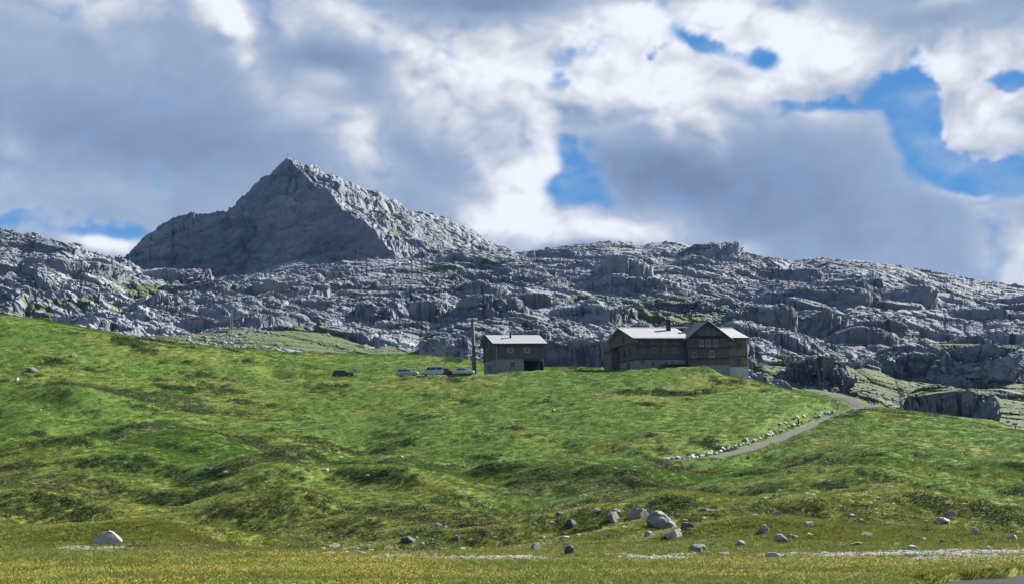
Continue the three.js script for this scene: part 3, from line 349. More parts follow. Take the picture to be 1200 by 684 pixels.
const rockGeometry = (() => {                                            // a mesh with more rows on steep ground than on flat
  const cols = 1240, rows = 660, n = cols * rows, base = new Float32Array(n * 3), pos = new Float32Array(n * 3), col = new Float32Array(n * 3), steps = 260, len = new Float32Array(steps + 1);
  const farD = 1210;
  for (let i = 0; i < cols; i++) {
    const t = i / (cols - 1) * 2 - 1, xAt = (d) => t * (0.48 * d + 20);
    let last = rockBase(xAt(330), 330); len[0] = 0;
    for (let k = 1; k <= steps; k++) { const d = 330 + (farD - 330) * k / steps, h = rockBase(xAt(d), d); len[k] = len[k - 1] + Math.hypot(0.6 * (farD - 330) / steps, 1.25 * (h - last)) / d; last = h; }
    for (let j = 0, k = 0; j < rows; j++) {
      const want = len[steps] * j / (rows - 1); while (k < steps - 1 && len[k + 1] < want) k++;
      const d = 330 + (farD - 330) * (k + Math.min(1, (want - len[k]) / (len[k + 1] - len[k]))) / steps, v = (j * cols + i) * 3;
      base[v] = xAt(d); base[v + 1] = rockBase(base[v], d); base[v + 2] = -d;
    }
  }
  for (let j = 0; j < rows; j++) for (let i = 0; i < cols; i++) {
    const v = (j * cols + i) * 3, a = (j * cols + Math.max(0, i - 2)) * 3, b = (j * cols + Math.min(cols - 1, i + 2)) * 3, c = (Math.max(0, j - 2) * cols + i) * 3, e = (Math.min(rows - 1, j + 2) * cols + i) * 3;
    const ux = base[b] - base[a], uy = base[b + 1] - base[a + 1], uz = base[b + 2] - base[a + 2], wx = base[e] - base[c], wy = base[e + 1] - base[c + 1], wz = base[e + 2] - base[c + 2];
    let nx = uy * wz - uz * wy, ny = uz * wx - ux * wz, nz = ux * wy - uy * wx; const l = Math.hypot(nx, ny, nz) || 1; nx /= l; ny /= l; nz /= l;
    { nx *= 0.6; ny += 0.5; nz += 0.35; const m = Math.hypot(nx, ny, nz); nx /= m; ny /= m; nz /= m; }
    const x = base[v], y = base[v + 1], z = base[v + 2], n2 = fbm(x / 19, y / 12, z / 19, 3);
    const g = greenRock(x, -z) * smooth(0.7, 0.85, ny), calm = 1 - 0.75 * smooth(0.25, 0.8, g + 0.4 * n2);
    const flank = smooth(10, 60, x - PEAK[0]) * smooth(930, 990, -z + 0.25 * (x - PEAK[0]));
    const worn = smooth(140, 330, x + 0.15 * (-z - 700)) * smooth(430, 560, -z);         // the eastern slope is ice-worn and smoother
    const broken = (1 - 0.8 * flank) * (1 - 0.85 * worn) * smooth(-0.1, 0.35, noise(x / 130 + 7, y / 90, z / 130) + 0.25 * noise(x / 37, y / 37, z / 37));   // block fields among smoother, ice-worn slabs
    let f = 4.4 * (1 - 0.6 * flank) * slab(x, y, z, 44, 11, 0.55).f; const t0 = cell.id;
    f += mix(1.7, 2.6, broken) * (1 - 0.6 * flank) * (1 - 0.45 * worn) * slab(x + f, y, z, 18, 57, 0.9).f; const t1 = cell.id;
    f += mix(0.7, 1.7, broken) * slab(x, y + f, z, 8, 91, 1.0).f; const t2 = cell.id;
    f += mix(0.25, 0.85, broken) * slab(x + f, y, z, 3.6, 23, 1.0).f; const t3 = cell.id;
    const bed = BED[2].x * x + BED[2].y * y + BED[2].z * z + 5 * noise(x / 55, y / 40, z / 55) + 1.2 * noise(x / 14, y / 14, z / 14);
    for (const [period, seed, most] of [[15, 3, 0.6], [5.2, 9, 0.6]]) { const q = bed / period, w = q - Math.floor(q); f += most * smooth(-0.2, 0.25, noise(x / (period * 5) + seed, y / 60, z / (period * 5))) * period * 0.62 * (smooth(0.5, 0.95, w) - w); }
    f -= 5 * smooth(0.28, 0.0, Math.abs(noise(x / 95 + 3, y / 200, z / 120))) - 2;
    f *= calm;
    pos[v] = x + nx * f; pos[v + 1] = y + ny * f; pos[v + 2] = z + nz * f;
    const tone = t0 * 0.3 + t1 * 0.6 + t2 * 0.6 + t3 * 0.5 - 1, fine = fbm(x / 6, y / 4, z / 6, 2), big = fbm(x / 70, y / 40, z / 70, 2);
    const pale = smooth(0.75, 0.3, Math.hypot((x + 46) / 42, (-z - 450) / 55) + 0.5 * n2 - 0.3 * fine);   // fresh pale scree
    const r = ROCK * (1 + 0.55 * pale) * (1 + 0.4 * tone + 0.25 * fine + 0.5 * big), warm = 0.03 * big;
    const lichen = smooth(0.1, 0.45, fine + 0.5 * n2) * 0.35, turf = smooth(0.32, 0.5, g + 0.5 * n2 + 0.3 * fine);
    col[v] = mix(mix(r * (0.93 + warm), ROCK * 0.66, lichen), 0.052, turf); col[v + 1] = mix(mix(r * 0.995, ROCK * 0.7, lichen), 0.068, turf); col[v + 2] = mix(mix(r * (1.12 - warm), ROCK * 0.5, lichen), 0.022, turf);
  }
  return gridGeometry(pos, col, rows, cols);
})();
rockGeometry.deleteAttribute('normal');                                 // broken faces, not rounded ones
structure(new THREE.Mesh(rockGeometry, new THREE.MeshPhysicalMaterial({ vertexColors: true, roughness: 0.95, specularIntensity: 0.35 })), 'rocky_mountain');

// ---------------------------------------------------------------- materials and small builders
function grain(seed, w, h, sx, sy, lo, hi, tint) {                       // a tileable-enough board texture: long streaks and stains
  const n = w * h, data = new Uint8Array(n * 4);
  for (let j = 0; j < h; j++) for (let i = 0; i < w; i++) {
    const p = Math.cos(i / w * 6.283), q = Math.sin(i / w * 6.283), board = hash3((j * sy) | 0, seed, 3);
    const s = fbm(p * sx + seed, q * sx, j / h * 9, 3) * 0.5 + noise(p * 2.2 + 5, q * 2.2, j / h * 3 + seed) * 0.5 + (board - 0.5) * 0.35;
    const v = mix(lo, hi, Math.min(1, Math.max(0, 0.5 + s * 0.8))), k = (j * w + i) * 4;
    data[k] = 255 * Math.min(1, v * tint[0]); data[k + 1] = 255 * Math.min(1, v * tint[1]); data[k + 2] = 255 * Math.min(1, v * tint[2]); data[k + 3] = 255;
  }
  const t = new THREE.DataTexture(data, w, h); t.colorSpace = THREE.SRGBColorSpace; t.wrapS = t.wrapT = THREE.RepeatWrapping; t.magFilter = THREE.LinearFilter; t.minFilter = THREE.LinearMipmapLinearFilter; t.needsUpdate = true;
  return t;
}
const std = (o) => new THREE.MeshStandardMaterial(o);
const M = {
  darkWood: std({ map: grain(3, 256, 256, 3, 0.25, 0.19, 0.37, [1.12, 0.95, 0.94]), roughness: 0.9 }),
  brownWood: std({ map: grain(8, 256, 256, 3, 0.25, 0.3, 0.5, [1.06, 0.9, 0.8]), roughness: 0.9 }),
  redWood: std({ map: grain(14, 256, 256, 3, 0.25, 0.26, 0.44, [1.08, 0.9, 0.82]), roughness: 0.9 }),
  greyWood: std({ map: grain(45, 256, 256, 3, 0.25, 0.2, 0.38, [1.04, 0.99, 0.97]), roughness: 0.9 }),
  greyStone: std({ map: grain(21, 256, 256, 5, 0.1, 0.36, 0.56, [1.0, 1.0, 1.0]), roughness: 0.95 }),
  concrete: std({ map: grain(27, 256, 256, 2, 0.02, 0.56, 0.74, [1.0, 0.99, 0.97]), roughness: 0.9 }),
  roof: std({ map: grain(33, 256, 256, 2, 0.12, 0.45, 0.53, [1, 1.0, 1.03]), roughness: 0.55, metalness: 0.0 }),
  shingle: std({ map: grain(39, 256, 256, 3, 0.4, 0.24, 0.42, [1, 0.98, 1.0]), roughness: 0.95 }),
  trim: std({ color: rgb(0.02, 0.016, 0.014), roughness: 0.8 }),
  white: std({ color: rgb(0.27, 0.27, 0.265), roughness: 0.6 }),
  dark: std({ color: rgb(0.008, 0.008, 0.01), roughness: 0.6 }),
  glass: std({ color: rgb(0.015, 0.017, 0.02), roughness: 0.12 }),
  steel: std({ color: rgb(0.3, 0.31, 0.32), roughness: 0.6, metalness: 0.3 }),
  galvanised: std({ color: rgb(0.19, 0.2, 0.2), roughness: 0.5, metalness: 0.2 }),
  mast: std({ color: rgb(0.1, 0.1, 0.1), roughness: 0.7 }),
  weathered: std({ color: rgb(0.16, 0.14, 0.12), roughness: 0.9 }),
  tyre: std({ color: rgb(0.012, 0.012, 0.013), roughness: 0.9 }),
  rim: std({ color: rgb(0.4, 0.4, 0.42), roughness: 0.35, metalness: 0.7 }),
  lamp: std({ color: rgb(0.75, 0.75, 0.75), roughness: 0.15 }),
  tail: std({ color: rgb(0.3, 0.01, 0.01), roughness: 0.2 }),
  orange: std({ color: rgb(0.5, 0.11, 0.03), roughness: 0.7 }),
};
function box(w, h, d, x, y, z) {                                         // uv in metres / 4
  const g = new THREE.BoxGeometry(w, h, d), uv = g.attributes.uv, p = g.attributes.position, n = g.attributes.normal;
  for (let i = 0; i < uv.count; i++) { const ax = Math.abs(n.getX(i)) > 0.5, ay = Math.abs(n.getY(i)) > 0.5; uv.setXY(i, (ax ? p.getZ(i) : p.getX(i)) / 4 + x * 0.21, (ay ? p.getZ(i) : p.getY(i)) / 4 + y * 0.2); }
  return g.translate(x, y, z);
}
function prism(points, depth, z0) {                                      // an outline in x, y swept along z from z0 back to z0 - depth
  const s = new THREE.Shape(points.map(([a, b]) => new THREE.Vector2(a, b))), g = new THREE.ExtrudeGeometry(s, { depth, bevelEnabled: false });
  g.translate(0, 0, z0 - depth); const uv = g.attributes.uv; for (let i = 0; i < uv.count; i++) uv.setXY(i, uv.getX(i) / 4, uv.getY(i) / 4);
  return g;
}
function beam(a, b, r, sides = 6, r2 = r) {
  const A = new THREE.Vector3(...a), B = new THREE.Vector3(...b), g = new THREE.CylinderGeometry(r2, r, A.distanceTo(B), sides);
  g.applyQuaternion(new THREE.Quaternion().setFromUnitVectors(new THREE.Vector3(0, 1, 0), B.clone().sub(A).normalize())); return g.translate((A.x + B.x) / 2, (A.y + B.y) / 2, (A.z + B.z) / 2);
}
const merge = (list) => mergeGeometries(list.map((g) => (g.index ? g.toNonIndexed() : g)));
// a slab between four corners with thickness, for roof planes
function slabOf(c, t) {
  const V = c.map((p) => new THREE.Vector3(...p)), n = V[1].clone().sub(V[0]).cross(V[3].clone().sub(V[0])).normalize(), top_ = V.map((v) => v.clone().addScaledVector(n, t));
  const U = V[1].distanceTo(V[0]), L = V[3].distanceTo(V[0]), pos = [], uv = [], quad = (a, b, c2, d, w, h) => { for (const [v, s, q] of [[a, 0, 0], [b, w, 0], [c2, w, h], [a, 0, 0], [c2, w, h], [d, 0, h]]) { pos.push(v.x, v.y, v.z); uv.push(s / 4, q / 4); } };
  quad(top_[0], top_[1], top_[2], top_[3], U, L); quad(V[3], V[2], V[1], V[0], U, L);
  for (let i = 0; i < 4; i++) { const k = (i + 1) % 4; quad(V[i], V[k], top_[k], top_[i], 1, t); }
  const g = new THREE.BufferGeometry(); g.setAttribute('position', new THREE.Float32BufferAttribute(pos, 3)); g.setAttribute('uv', new THREE.Float32BufferAttribute(uv, 2)); g.computeVertexNormals();
  return g;
}
function seams(c, t, step) {                                              // standing seams of a sheet roof, from eave to ridge
  const V = c.map((p) => new THREE.Vector3(...p)), n = V[1].clone().sub(V[0]).cross(V[3].clone().sub(V[0])).normalize().multiplyScalar(t + 0.008), k = Math.round(V[0].distanceTo(V[1]) / step), out = [];
  for (let i = 0; i <= k; i++) { const a = V[0].clone().lerp(V[1], i / k).add(n), b = V[3].clone().lerp(V[2], i / k).add(n); out.push(beam(a.toArray(), b.toArray(), 0.014, 4)); }
  return merge(out);
}
// a window in a wall that faces +z (side = 0) or -x (side = 1): casing, pane, sill, sometimes shutters
function addWindow(parent, side, a, y, at, w, h, { frame = M.white, shutters = null, mullion = true } = {}) {
  const turn = (g) => (side ? g.rotateY(-Math.PI / 2).translate(at, 0, a) : g.translate(a, 0, at));
  const f = 0.13, ring = [box(w + 2 * f, f, 0.14, 0, y + h / 2 + f / 2, 0.05), box(w + 2 * f, f, 0.14, 0, y - h / 2 - f / 2, 0.05), box(f, h, 0.14, -w / 2 - f / 2, y, 0.05), box(f, h, 0.14, w / 2 + f / 2, y, 0.05)];
  if (mullion) ring.push(box(0.07, h, 0.09, 0, y, 0.05));
  const win = part('window', turn(merge(ring)), frame, parent);
  part('pane', turn(box(w, h, 0.03, 0, y, 0.022)), M.glass, win);
  part('sill', turn(box(w + 0.4, 0.07, 0.26, 0, y - h / 2 - f - 0.037, 0.1)), frame, win);
  if (shutters) for (const s of [-1, 1]) part('shutter', turn(box(w * 0.5, h + 0.1, 0.06, s * (w * 0.75 + f + 0.03), y, 0.05)), shutters, win);
  return win;
}

// ---------------------------------------------------------------- the long mountain inn
{
  const X = 26.8, D = 274, turn = 0.37, y0 = PADS[1][4] - 0.15;
  const o = new THREE.Group(); o.position.set(X, y0, -D); o.rotation.y = turn;
  const L = 28.6, Wd = 13, E = 7.5, R = 10.2, wl = 12.6, wr = 23.2, under = -3;  // eave, ridge, wing from wl to wr
  // walls: stone ground floor, timber above
  part('stone_wall', box(L - 0.1, 2.6 - under, Wd - 0.1, L / 2, (2.6 + under) / 2, -Wd / 2), M.greyStone, o);
  const endWall = (x, thick, mat, nm) => { const g = prism([[-Wd, 2.6], [0, 2.6], [0, E], [-Wd / 2, R - 0.1], [-Wd, E]], thick, 0); g.rotateY(-Math.PI / 2); return part(nm, g.translate(x, 0, 0), mat, o); };
  // prism() lies in x, y: turned, its x runs along z
  endWall(0.18, 0.2, M.redWood, 'gable_wall'); endWall(L, 0.2, M.brownWood, 'gable_wall');
  part('timber_wall', box(wl - 0.2, E - 2.6, 0.3, (wl + 0.2) / 2, (E + 2.6) / 2, -0.1), M.darkWood, o);
  part('timber_wall', box(L - wr - 0.2, E - 0.6, 0.3, (L + wr - 0.1) / 2, (E + 0.6) / 2, -0.06), M.brownWood, o);
  part('timber_wall', box(L - 0.6, E - 2.6, 0.3, L / 2, (E + 2.6) / 2, -Wd + 0.2), M.darkWood, o);
  part('concrete_plinth', box(L - wr + 0.1, 0.6 - under, 0.5, (L + wr) / 2 + 0.02, (0.6 + under) / 2, -0.02), M.concrete, o);
  // main roof
  const ov = 0.75, c = [[-0.8, E - 0.3, ov], [wl + 1.5, E - 0.3, ov], [wl + 1.5, R, -Wd / 2], [-0.8, R, -Wd / 2]], c2 = [[wr - 5, E - 0.3, ov], [L + 0.6, E - 0.3, ov], [L + 0.6, R, -Wd / 2], [wr - 5, R, -Wd / 2]];
  const cb = [[L + 0.6, E - 0.3, -Wd - ov], [-0.8, E - 0.3, -Wd - ov], [-0.8, R, -Wd / 2], [L + 0.6, R, -Wd / 2]];
  for (const q of [c, c2, cb]) { const r = part('roof', slabOf(q, 0.16), M.roof, o); part('roof_seams', seams(q, 0.16, 0.9), M.roof, r); }
  part('ridge_cap', beam([-0.8, R + 0.16, -Wd / 2], [L + 0.6, R + 0.16, -Wd / 2], 0.14, 8), M.roof, o);
  part('eave_board', box(wl + 0.6, 0.26, 0.08, wl / 2 - 0.4, E - 0.36, ov + 0.03), M.trim, o);
  part('eave_board', box(L - wr + 0.6, 0.26, 0.08, (L + wr) / 2 + 0.3, E - 0.36, ov + 0.03), M.trim, o);
  part('gutter', beam([-0.7, E - 0.33, ov + 0.14], [wl, E - 0.33, ov + 0.14], 0.08, 8), M.steel, o);
  // cross wing with its gable to the front
  const f = 1.3, mid = (wl + wr) / 2, hw = (wr - wl) / 2, WR = 10.9, WE = 7.2;
  part('wing_stone_base', box(wr - wl, 1.0 - under, 2.2, mid, (1.0 + under) / 2, f - 1.1), M.greyStone, o);
  part('wing_gable_wall', prism([[wl, 1.0], [wr, 1.0], [wr, WE + 0.2], [mid, WR - 0.12], [wl, WE + 0.2]], 5, f), M.darkWood, o);
  const lean = (WR - WE) / hw, dn = 0.9;
  const wl4 = [[wl - dn, WE - dn * lean, -Wd / 2], [wl - dn, WE - dn * lean, f + 0.9], [mid, WR, f + 0.9], [mid, WR, -Wd / 2 - 1]], wr4 = [[wr + dn, WE - dn * lean, f + 0.9], [wr + dn, WE - dn * lean, -Wd / 2], [mid, WR, -Wd / 2 - 1], [mid, WR, f + 0.9]];
  for (const q of [wl4, wr4]) part('wing_roof', slabOf(q, 0.16), M.shingle, o);
  for (const s of [-1, 1]) part('verge_board', beam([mid + s * (hw + dn), WE - dn * lean + 0.02, f + 0.93], [mid, WR + 0.02, f + 0.93], 0.13, 4), M.trim, o);
  for (const y of [2.6, 4.95, 7.3]) part('floor_band', box(wr - wl + 0.1, 0.22, 0.1, mid, y, f + 0.05), M.trim, o);
  for (const y of [2.6, 5.35]) part('floor_band', box(wl - 0.3, 0.2, 0.12, wl / 2, y, 0.1), M.trim, o);
  for (const y of [3.1, 5.35]) part('floor_band', box(L - wr - 0.3, 0.16, 0.12, (L + wr) / 2 + 0.1, y, 0.14), M.trim, o);
  // wing windows: a row of three with white casings, one below, two in the gable, and the balcony
  for (const x of [-1.75, 0.05, 1.85]) addWindow(o, 0, mid + x, 6.05, f, 0.85, 1.25);
  addWindow(o, 0, mid + 0.75, 3.55, f, 1.0, 1.2); addWindow(o, 0, wl + 1.6, 3.4, f, 0.8, 1.0, { frame: M.galvanised });
  for (const x of [-1.5, 0.1, 1.6]) addWindow(o, 0, mid + x, 8.55, f, 0.75, 1.0, { frame: M.galvanised });
  const b = part('balcony', box(6.4, 0.14, 1.0, mid, 7.5, f + 0.6), M.trim, o), rails = [box(6.4, 0.09, 0.08, mid, 8.35, f + 1.06)];
  for (let i = 0; i <= 20; i++) rails.push(box(0.05, 0.78, 0.05, mid - 3.15 + i * 0.315, 7.94, f + 1.06));
  part('railing', merge(rails), M.weathered, b);
  // long front: small dark windows upstairs, pale ones at the bottom, a dark doorway
  for (const [x, y, w, h] of [[4.6, 6.5, 0.6, 0.75], [7.6, 6.55, 0.6, 0.8], [10.6, 6.55, 0.6, 0.8], [1.8, 6.4, 0.5, 0.6], [4.6, 4.7, 0.8, 1.0], [7.3, 4.7, 0.8, 1.0], [9.9, 4.7, 0.8, 1.0], [1.9, 4.6, 0.6, 0.9]]) addWindow(o, 0, x, y, 0.05, w, h, { frame: M.weathered, shutters: x > 7 && x < 9 && y < 5 ? M.trim : null });
  for (const [x, y, w] of [[7.6, 1.55, 1.0], [9.3, 1.7, 0.8], [10.9, 1.7, 0.8]]) addWindow(o, 0, x, y, -0.05, w, 1.0);
  for (const [x, y] of [[1.8, 2.0], [4.4, 1.7]]) addWindow(o, 0, x, y, -0.05, 0.55, 0.7, { frame: M.weathered });
  part('lean_to_roof', slabOf([[6.2, 1.0, 2.3], [wl - 0.1, 1.0, 2.3], [wl - 0.1, 1.35, 0.0], [6.2, 1.35, 0.0]], 0.1), M.trim, o);
  for (const x of [6.3, 9.4, wl - 0.3]) part('lean_to_post', box(0.14, 3.4, 0.14, x, -0.6, 2.1), M.trim, o);
  const door = part('door', box(1.2, 2.0, 0.08, 11.2, 0.1, -0.0), M.trim, o); part('handle', box(0.12, 0.05, 0.06, 11.65, 0.1, 0.07), M.steel, door);
  // right end: windows in brown boards
  for (const [x, y] of [[25.6, 6.75], [26.6, 4.35 + 1.1], [26.2, 3.0 - 0.9]]) addWindow(o, 0, x, y, 0.1, 0.85, y > 6 ? 0.7 : 1.15, { frame: M.redWood, shutters: y < 6 ? M.redWood : null });
  addWindow(o, 0, 24.2, 5.4, 0.1, 0.6, 0.9, { frame: M.redWood });
  // left gable
  for (const [z, y] of [[-3.4, 4.7], [-6.2, 4.7], [-9.2, 4.7], [-6.4, 7.6], [-3.6, 1.5], [-8.8, 1.5]]) addWindow(o, 1, z, y, -0.04, 0.75, 1.05, { frame: M.weathered, shutters: M.redWood });
  part('floor_band', box(0.12, 0.22, Wd, -0.08, 2.6, -Wd / 2), M.trim, o); part('floor_band', box(0.12, 0.2, Wd, -0.08, 6.2, -Wd / 2), M.trim, o);
  const an = part('annex_wall', box(1.6, 5.4 - under, 4.2, -0.85, (5.4 + under) / 2, -Wd + 2.2), M.redWood, o);
  part('annex_roof', slabOf([[-2.0, 5.2, -Wd - 0.2], [-2.0, 5.2, -Wd + 4.6], [0, 6.0, -Wd + 4.6], [0, 6.0, -Wd - 0.2]], 0.1), M.trim, an);
  const lampPart = part('wall_lamp', new THREE.SphereGeometry(0.24, 12, 8).scale(0.8, 1.3, 0.8).translate(0.35, 6.6, 0.45), M.white, o); part('bracket', beam([0.35, 6.85, 0.05], [0.35, 6.85, 0.45], 0.04), M.steel, lampPart);
  const ch = part('chimney', merge([box(0.8, 2.3, 0.8, wl - 1.4, R + 0.2, -4.6), box(1.0, 0.14, 1.0, wl - 1.4, R + 1.42, -4.6)]), M.trim, o); part('chimney_cap', box(0.7, 0.3, 0.7, wl - 1.4, R + 1.66, -4.6), M.dark, ch);
  const c3 = part('chimney', box(0.7, 1.6, 0.7, mid - 1.6, WR - 0.6, -3.4), M.greyStone, o); part('chimney_cap', box(0.9, 0.12, 0.9, mid - 1.6, WR + 0.27, -3.4), M.trim, c3);
  part('downpipe', beam([L + 0.12, 0, 0.2], [L + 0.12, E - 0.4, 0.2], 0.07), M.galvanised, o);
  tag(top(o, 'mountain_inn'), 'long dark timber inn with pale sheet roof and a gabled cross wing', 'building');
}

// ---------------------------------------------------------------- the smaller stone and timber barn
{
  const o = new THREE.Group(); o.position.set(-4.1, PADS[0][4] - 0.05, -268.2); o.rotation.y = 0.36;
  const L = 11.3, Wd = 8.2, E = 6.6, R = 8.7, s = 3.1, under = -2.5;
  part('stone_wall', box(1.7, s - under, Wd - 0.04, 0.87, (s + under) / 2, -Wd / 2), M.greyStone, o);
  part('stone_wall', box(4.8, s - under, 0.5, 4.12, (s + under) / 2, -0.27), M.greyStone, o);
  part('stone_wall', box(0.7, s - under, Wd - 0.04, L - 0.37, (s + under) / 2, -Wd / 2), M.greyStone, o);
  part('stone_wall', box(L - 2.6, s - under, 0.5, L / 2 + 0.5, (s + under) / 2, -Wd + 0.3), M.greyStone, o);
  part('stone_wall', box(0.4, s - under, Wd - 1.1, 6.3, (s + under) / 2, -Wd / 2 - 0.2), M.greyStone, o);
  part('garage_floor', box(4.3, 0.1, Wd - 1, 8.5, -0.1, -Wd / 2), M.greyStone, o);
  part('lintel', box(4.2, 0.35, 0.5, 8.55, s - 0.18, -0.27), M.trim, o);
  part('timber_wall', box(L, E - s, 0.25, L / 2, (E + s) / 2, -0.06), M.greyWood, o);
  part('timber_wall', box(L, E - s, 0.25, L / 2, (E + s) / 2, -Wd + 0.1), M.greyWood, o);
  for (const x of [0.0, L - 0.2]) { const g = prism([[-Wd + 0.2, s], [-0.2, s], [-0.2, E], [-Wd / 2, R - 0.1], [-Wd + 0.2, E]], 0.2, 0); part('gable_wall', g.rotateY(-Math.PI / 2).translate(x + 0.2, 0, 0), M.greyWood, o); }
  part('upper_floor', box(L - 0.3, 0.15, Wd - 0.4, L / 2, s + 0.09, -Wd / 2), M.trim, o);
  const ov = 0.6, ox = 0.8, q1 = [[-ox, E - 0.22, ov], [L + ox, E - 0.22, ov], [L + ox, R, -Wd / 2], [-ox, R, -Wd / 2]], q2 = [[L + ox, E - 0.22, -Wd - ov], [-ox, E - 0.22, -Wd - ov], [-ox, R, -Wd / 2], [L + ox, R, -Wd / 2]];
  for (const q of [q1, q2]) { const r = part('roof', slabOf(q, 0.14), M.roof, o); part('roof_seams', seams(q, 0.14, 0.85), M.roof, r); }
  part('eave_board', box(L + 1.6, 0.22, 0.08, L / 2, E - 0.28, ov + 0.03), M.trim, o);
  for (const z of [ov, -Wd - ov]) part('verge_board', beam([-ox - 0.03, E - 0.24, z], [-ox - 0.03, R - 0.02, -Wd / 2], 0.12, 4), M.trim, o);
  for (const x of [3.4, 7.3]) addWindow(o, 0, x, 5.1, 0.065, 0.75, 0.85, { shutters: M.weathered });
  addWindow(o, 0, 3.9, 1.9, -0.02, 0.9, 1.2, { frame: M.galvanised });
  const dr = part('garage_door_leaf', box(0.08, 2.5, 1.6, 10.45, 1.3, 0.55), M.trim, o); part('hinge', box(0.1, 0.1, 0.3, 10.45, 2.1, -0.1), M.steel, dr);
  addWindow(o, 1, -4.1, 5.0, 0, 0.7, 0.9, { frame: M.weathered }); addWindow(o, 1, -4.1, 1.7, 0.02, 0.7, 0.9, { frame: M.weathered });
  part('downpipe', beam([0.15, -0.4, 0.28], [0.15, E - 0.5, 0.28], 0.1), M.galvanised, o);
  const fl = part('stove_pipe', beam([4.6, R - 1.6, -2.6], [4.6, R + 0.7, -2.6], 0.22, 10), M.trim, o); part('cowl', new THREE.ConeGeometry(0.4, 0.3, 10).translate(4.6, R + 0.85, -2.6), M.trim, fl);
  tag(top(o, 'stone_barn'), 'small two storey barn of grey stone and dark timber with open garage', 'building');
}

// ---------------------------------------------------------------- masts
{
  const o = new THREE.Group(); o.position.set(-9.0, ground(-9.0, 272) - 0.2, -272);
  const H = 12.6; part('mast', beam([0, 0, 0], [0, H, 0], 0.5, 12, 0.33), M.mast, o);
  part('base_plate', new THREE.CylinderGeometry(0.7, 0.8, 0.5, 12).translate(0, 0.2, 0), M.concrete, o);
  const arm = part('crossarm', merge([box(2.3, 0.26, 0.5, 0, H - 0.1, 0), box(1.9, 0.1, 0.7, 0, H + 0.08, 0)]), M.lamp, o);
  for (const s of [-1, 1]) { part('sheave', new THREE.CylinderGeometry(0.22, 0.22, 0.12, 14).rotateX(Math.PI / 2).translate(s * 1.0, H - 0.36, 0.16), M.steel, arm); }
  part('lamp_head', merge([box(0.35, 0.5, 0.35, 0, H + 0.36, 0), box(0.12, 0.4, 0.12, 0.05, H + 0.7, 0)]), M.trim, o);
  const rungs = []; for (let i = 0; i < 26; i++) rungs.push(beam([-0.72, 0.8 + i * 0.38, 0.1], [-0.38, 0.8 + i * 0.38, 0.1], 0.025, 5)); rungs.push(beam([-0.74, 0.5, 0.1], [-0.66, H - 0.6, 0.1], 0.035, 5));
  part('ladder', merge(rungs), M.steel, o);
  tag(top(o, 'lift_mast'), 'tall pale mast with a short white crossarm beside the barn', 'mast');
}
{
  const o = new THREE.Group(); o.position.set(-74, ground(-74, 322) - 2, -322);
  const H = 14, leg = (s) => beam([s * 1.5, 0, 0], [s * 0.35, H * 0.5, 0], 0.13, 5);
  for (const s of [-1, 1]) part('leg', leg(s), M.galvanised, o);
  const lat = []; for (let i = 0; i < 6; i++) { const a = i / 6, b = (i + 1) / 6, w = (t) => mix(1.5, 0.35, t); lat.push(beam([-w(a), a * H / 2, 0], [w(b), b * H / 2, 0], 0.06, 4), beam([w(a), a * H / 2, 0], [-w(b), b * H / 2, 0], 0.06, 4), beam([-w(b), b * H / 2, 0], [w(b), b * H / 2, 0], 0.06, 4)); }
  part('bracing', merge(lat), M.galvanised, o);
  part('shaft', merge([beam([-0.3, H / 2, 0], [-0.12, H, 0], 0.09, 5), beam([0.3, H / 2, 0], [0.12, H, 0], 0.09, 5)]), M.galvanised, o);
  for (const y of [9, 11.5]) part('crossarm', beam([-1.7, y, 0], [1.7, y, 0], 0.09, 5), M.galvanised, o);
  tag(top(o, 'lattice_pylon'), 'faint grey lattice pylon on splayed legs behind the grassy brow', 'pylon');
}
{
  const o = new THREE.Group(); o.position.set(-13.6, 0, -420); const y = rockBase(-13.6, 420); o.position.y = y - 1;
  for (const s of [-1, 1]) part('post', beam([s * 2.1, s < 0 ? 0 : -1, 0], [s * 2.1, 6 + s * 0.5, 0], 0.2, 7, 0.15), M.galvanised, o);
  part('crossarm', beam([-2.6, 5.3, 0], [2.6, 5.6, 0], 0.09, 5), M.weathered, o);
  tag(top(o, 'power_pole'), 'pale two post power pole among the rocks above the barn', 'pole');
}

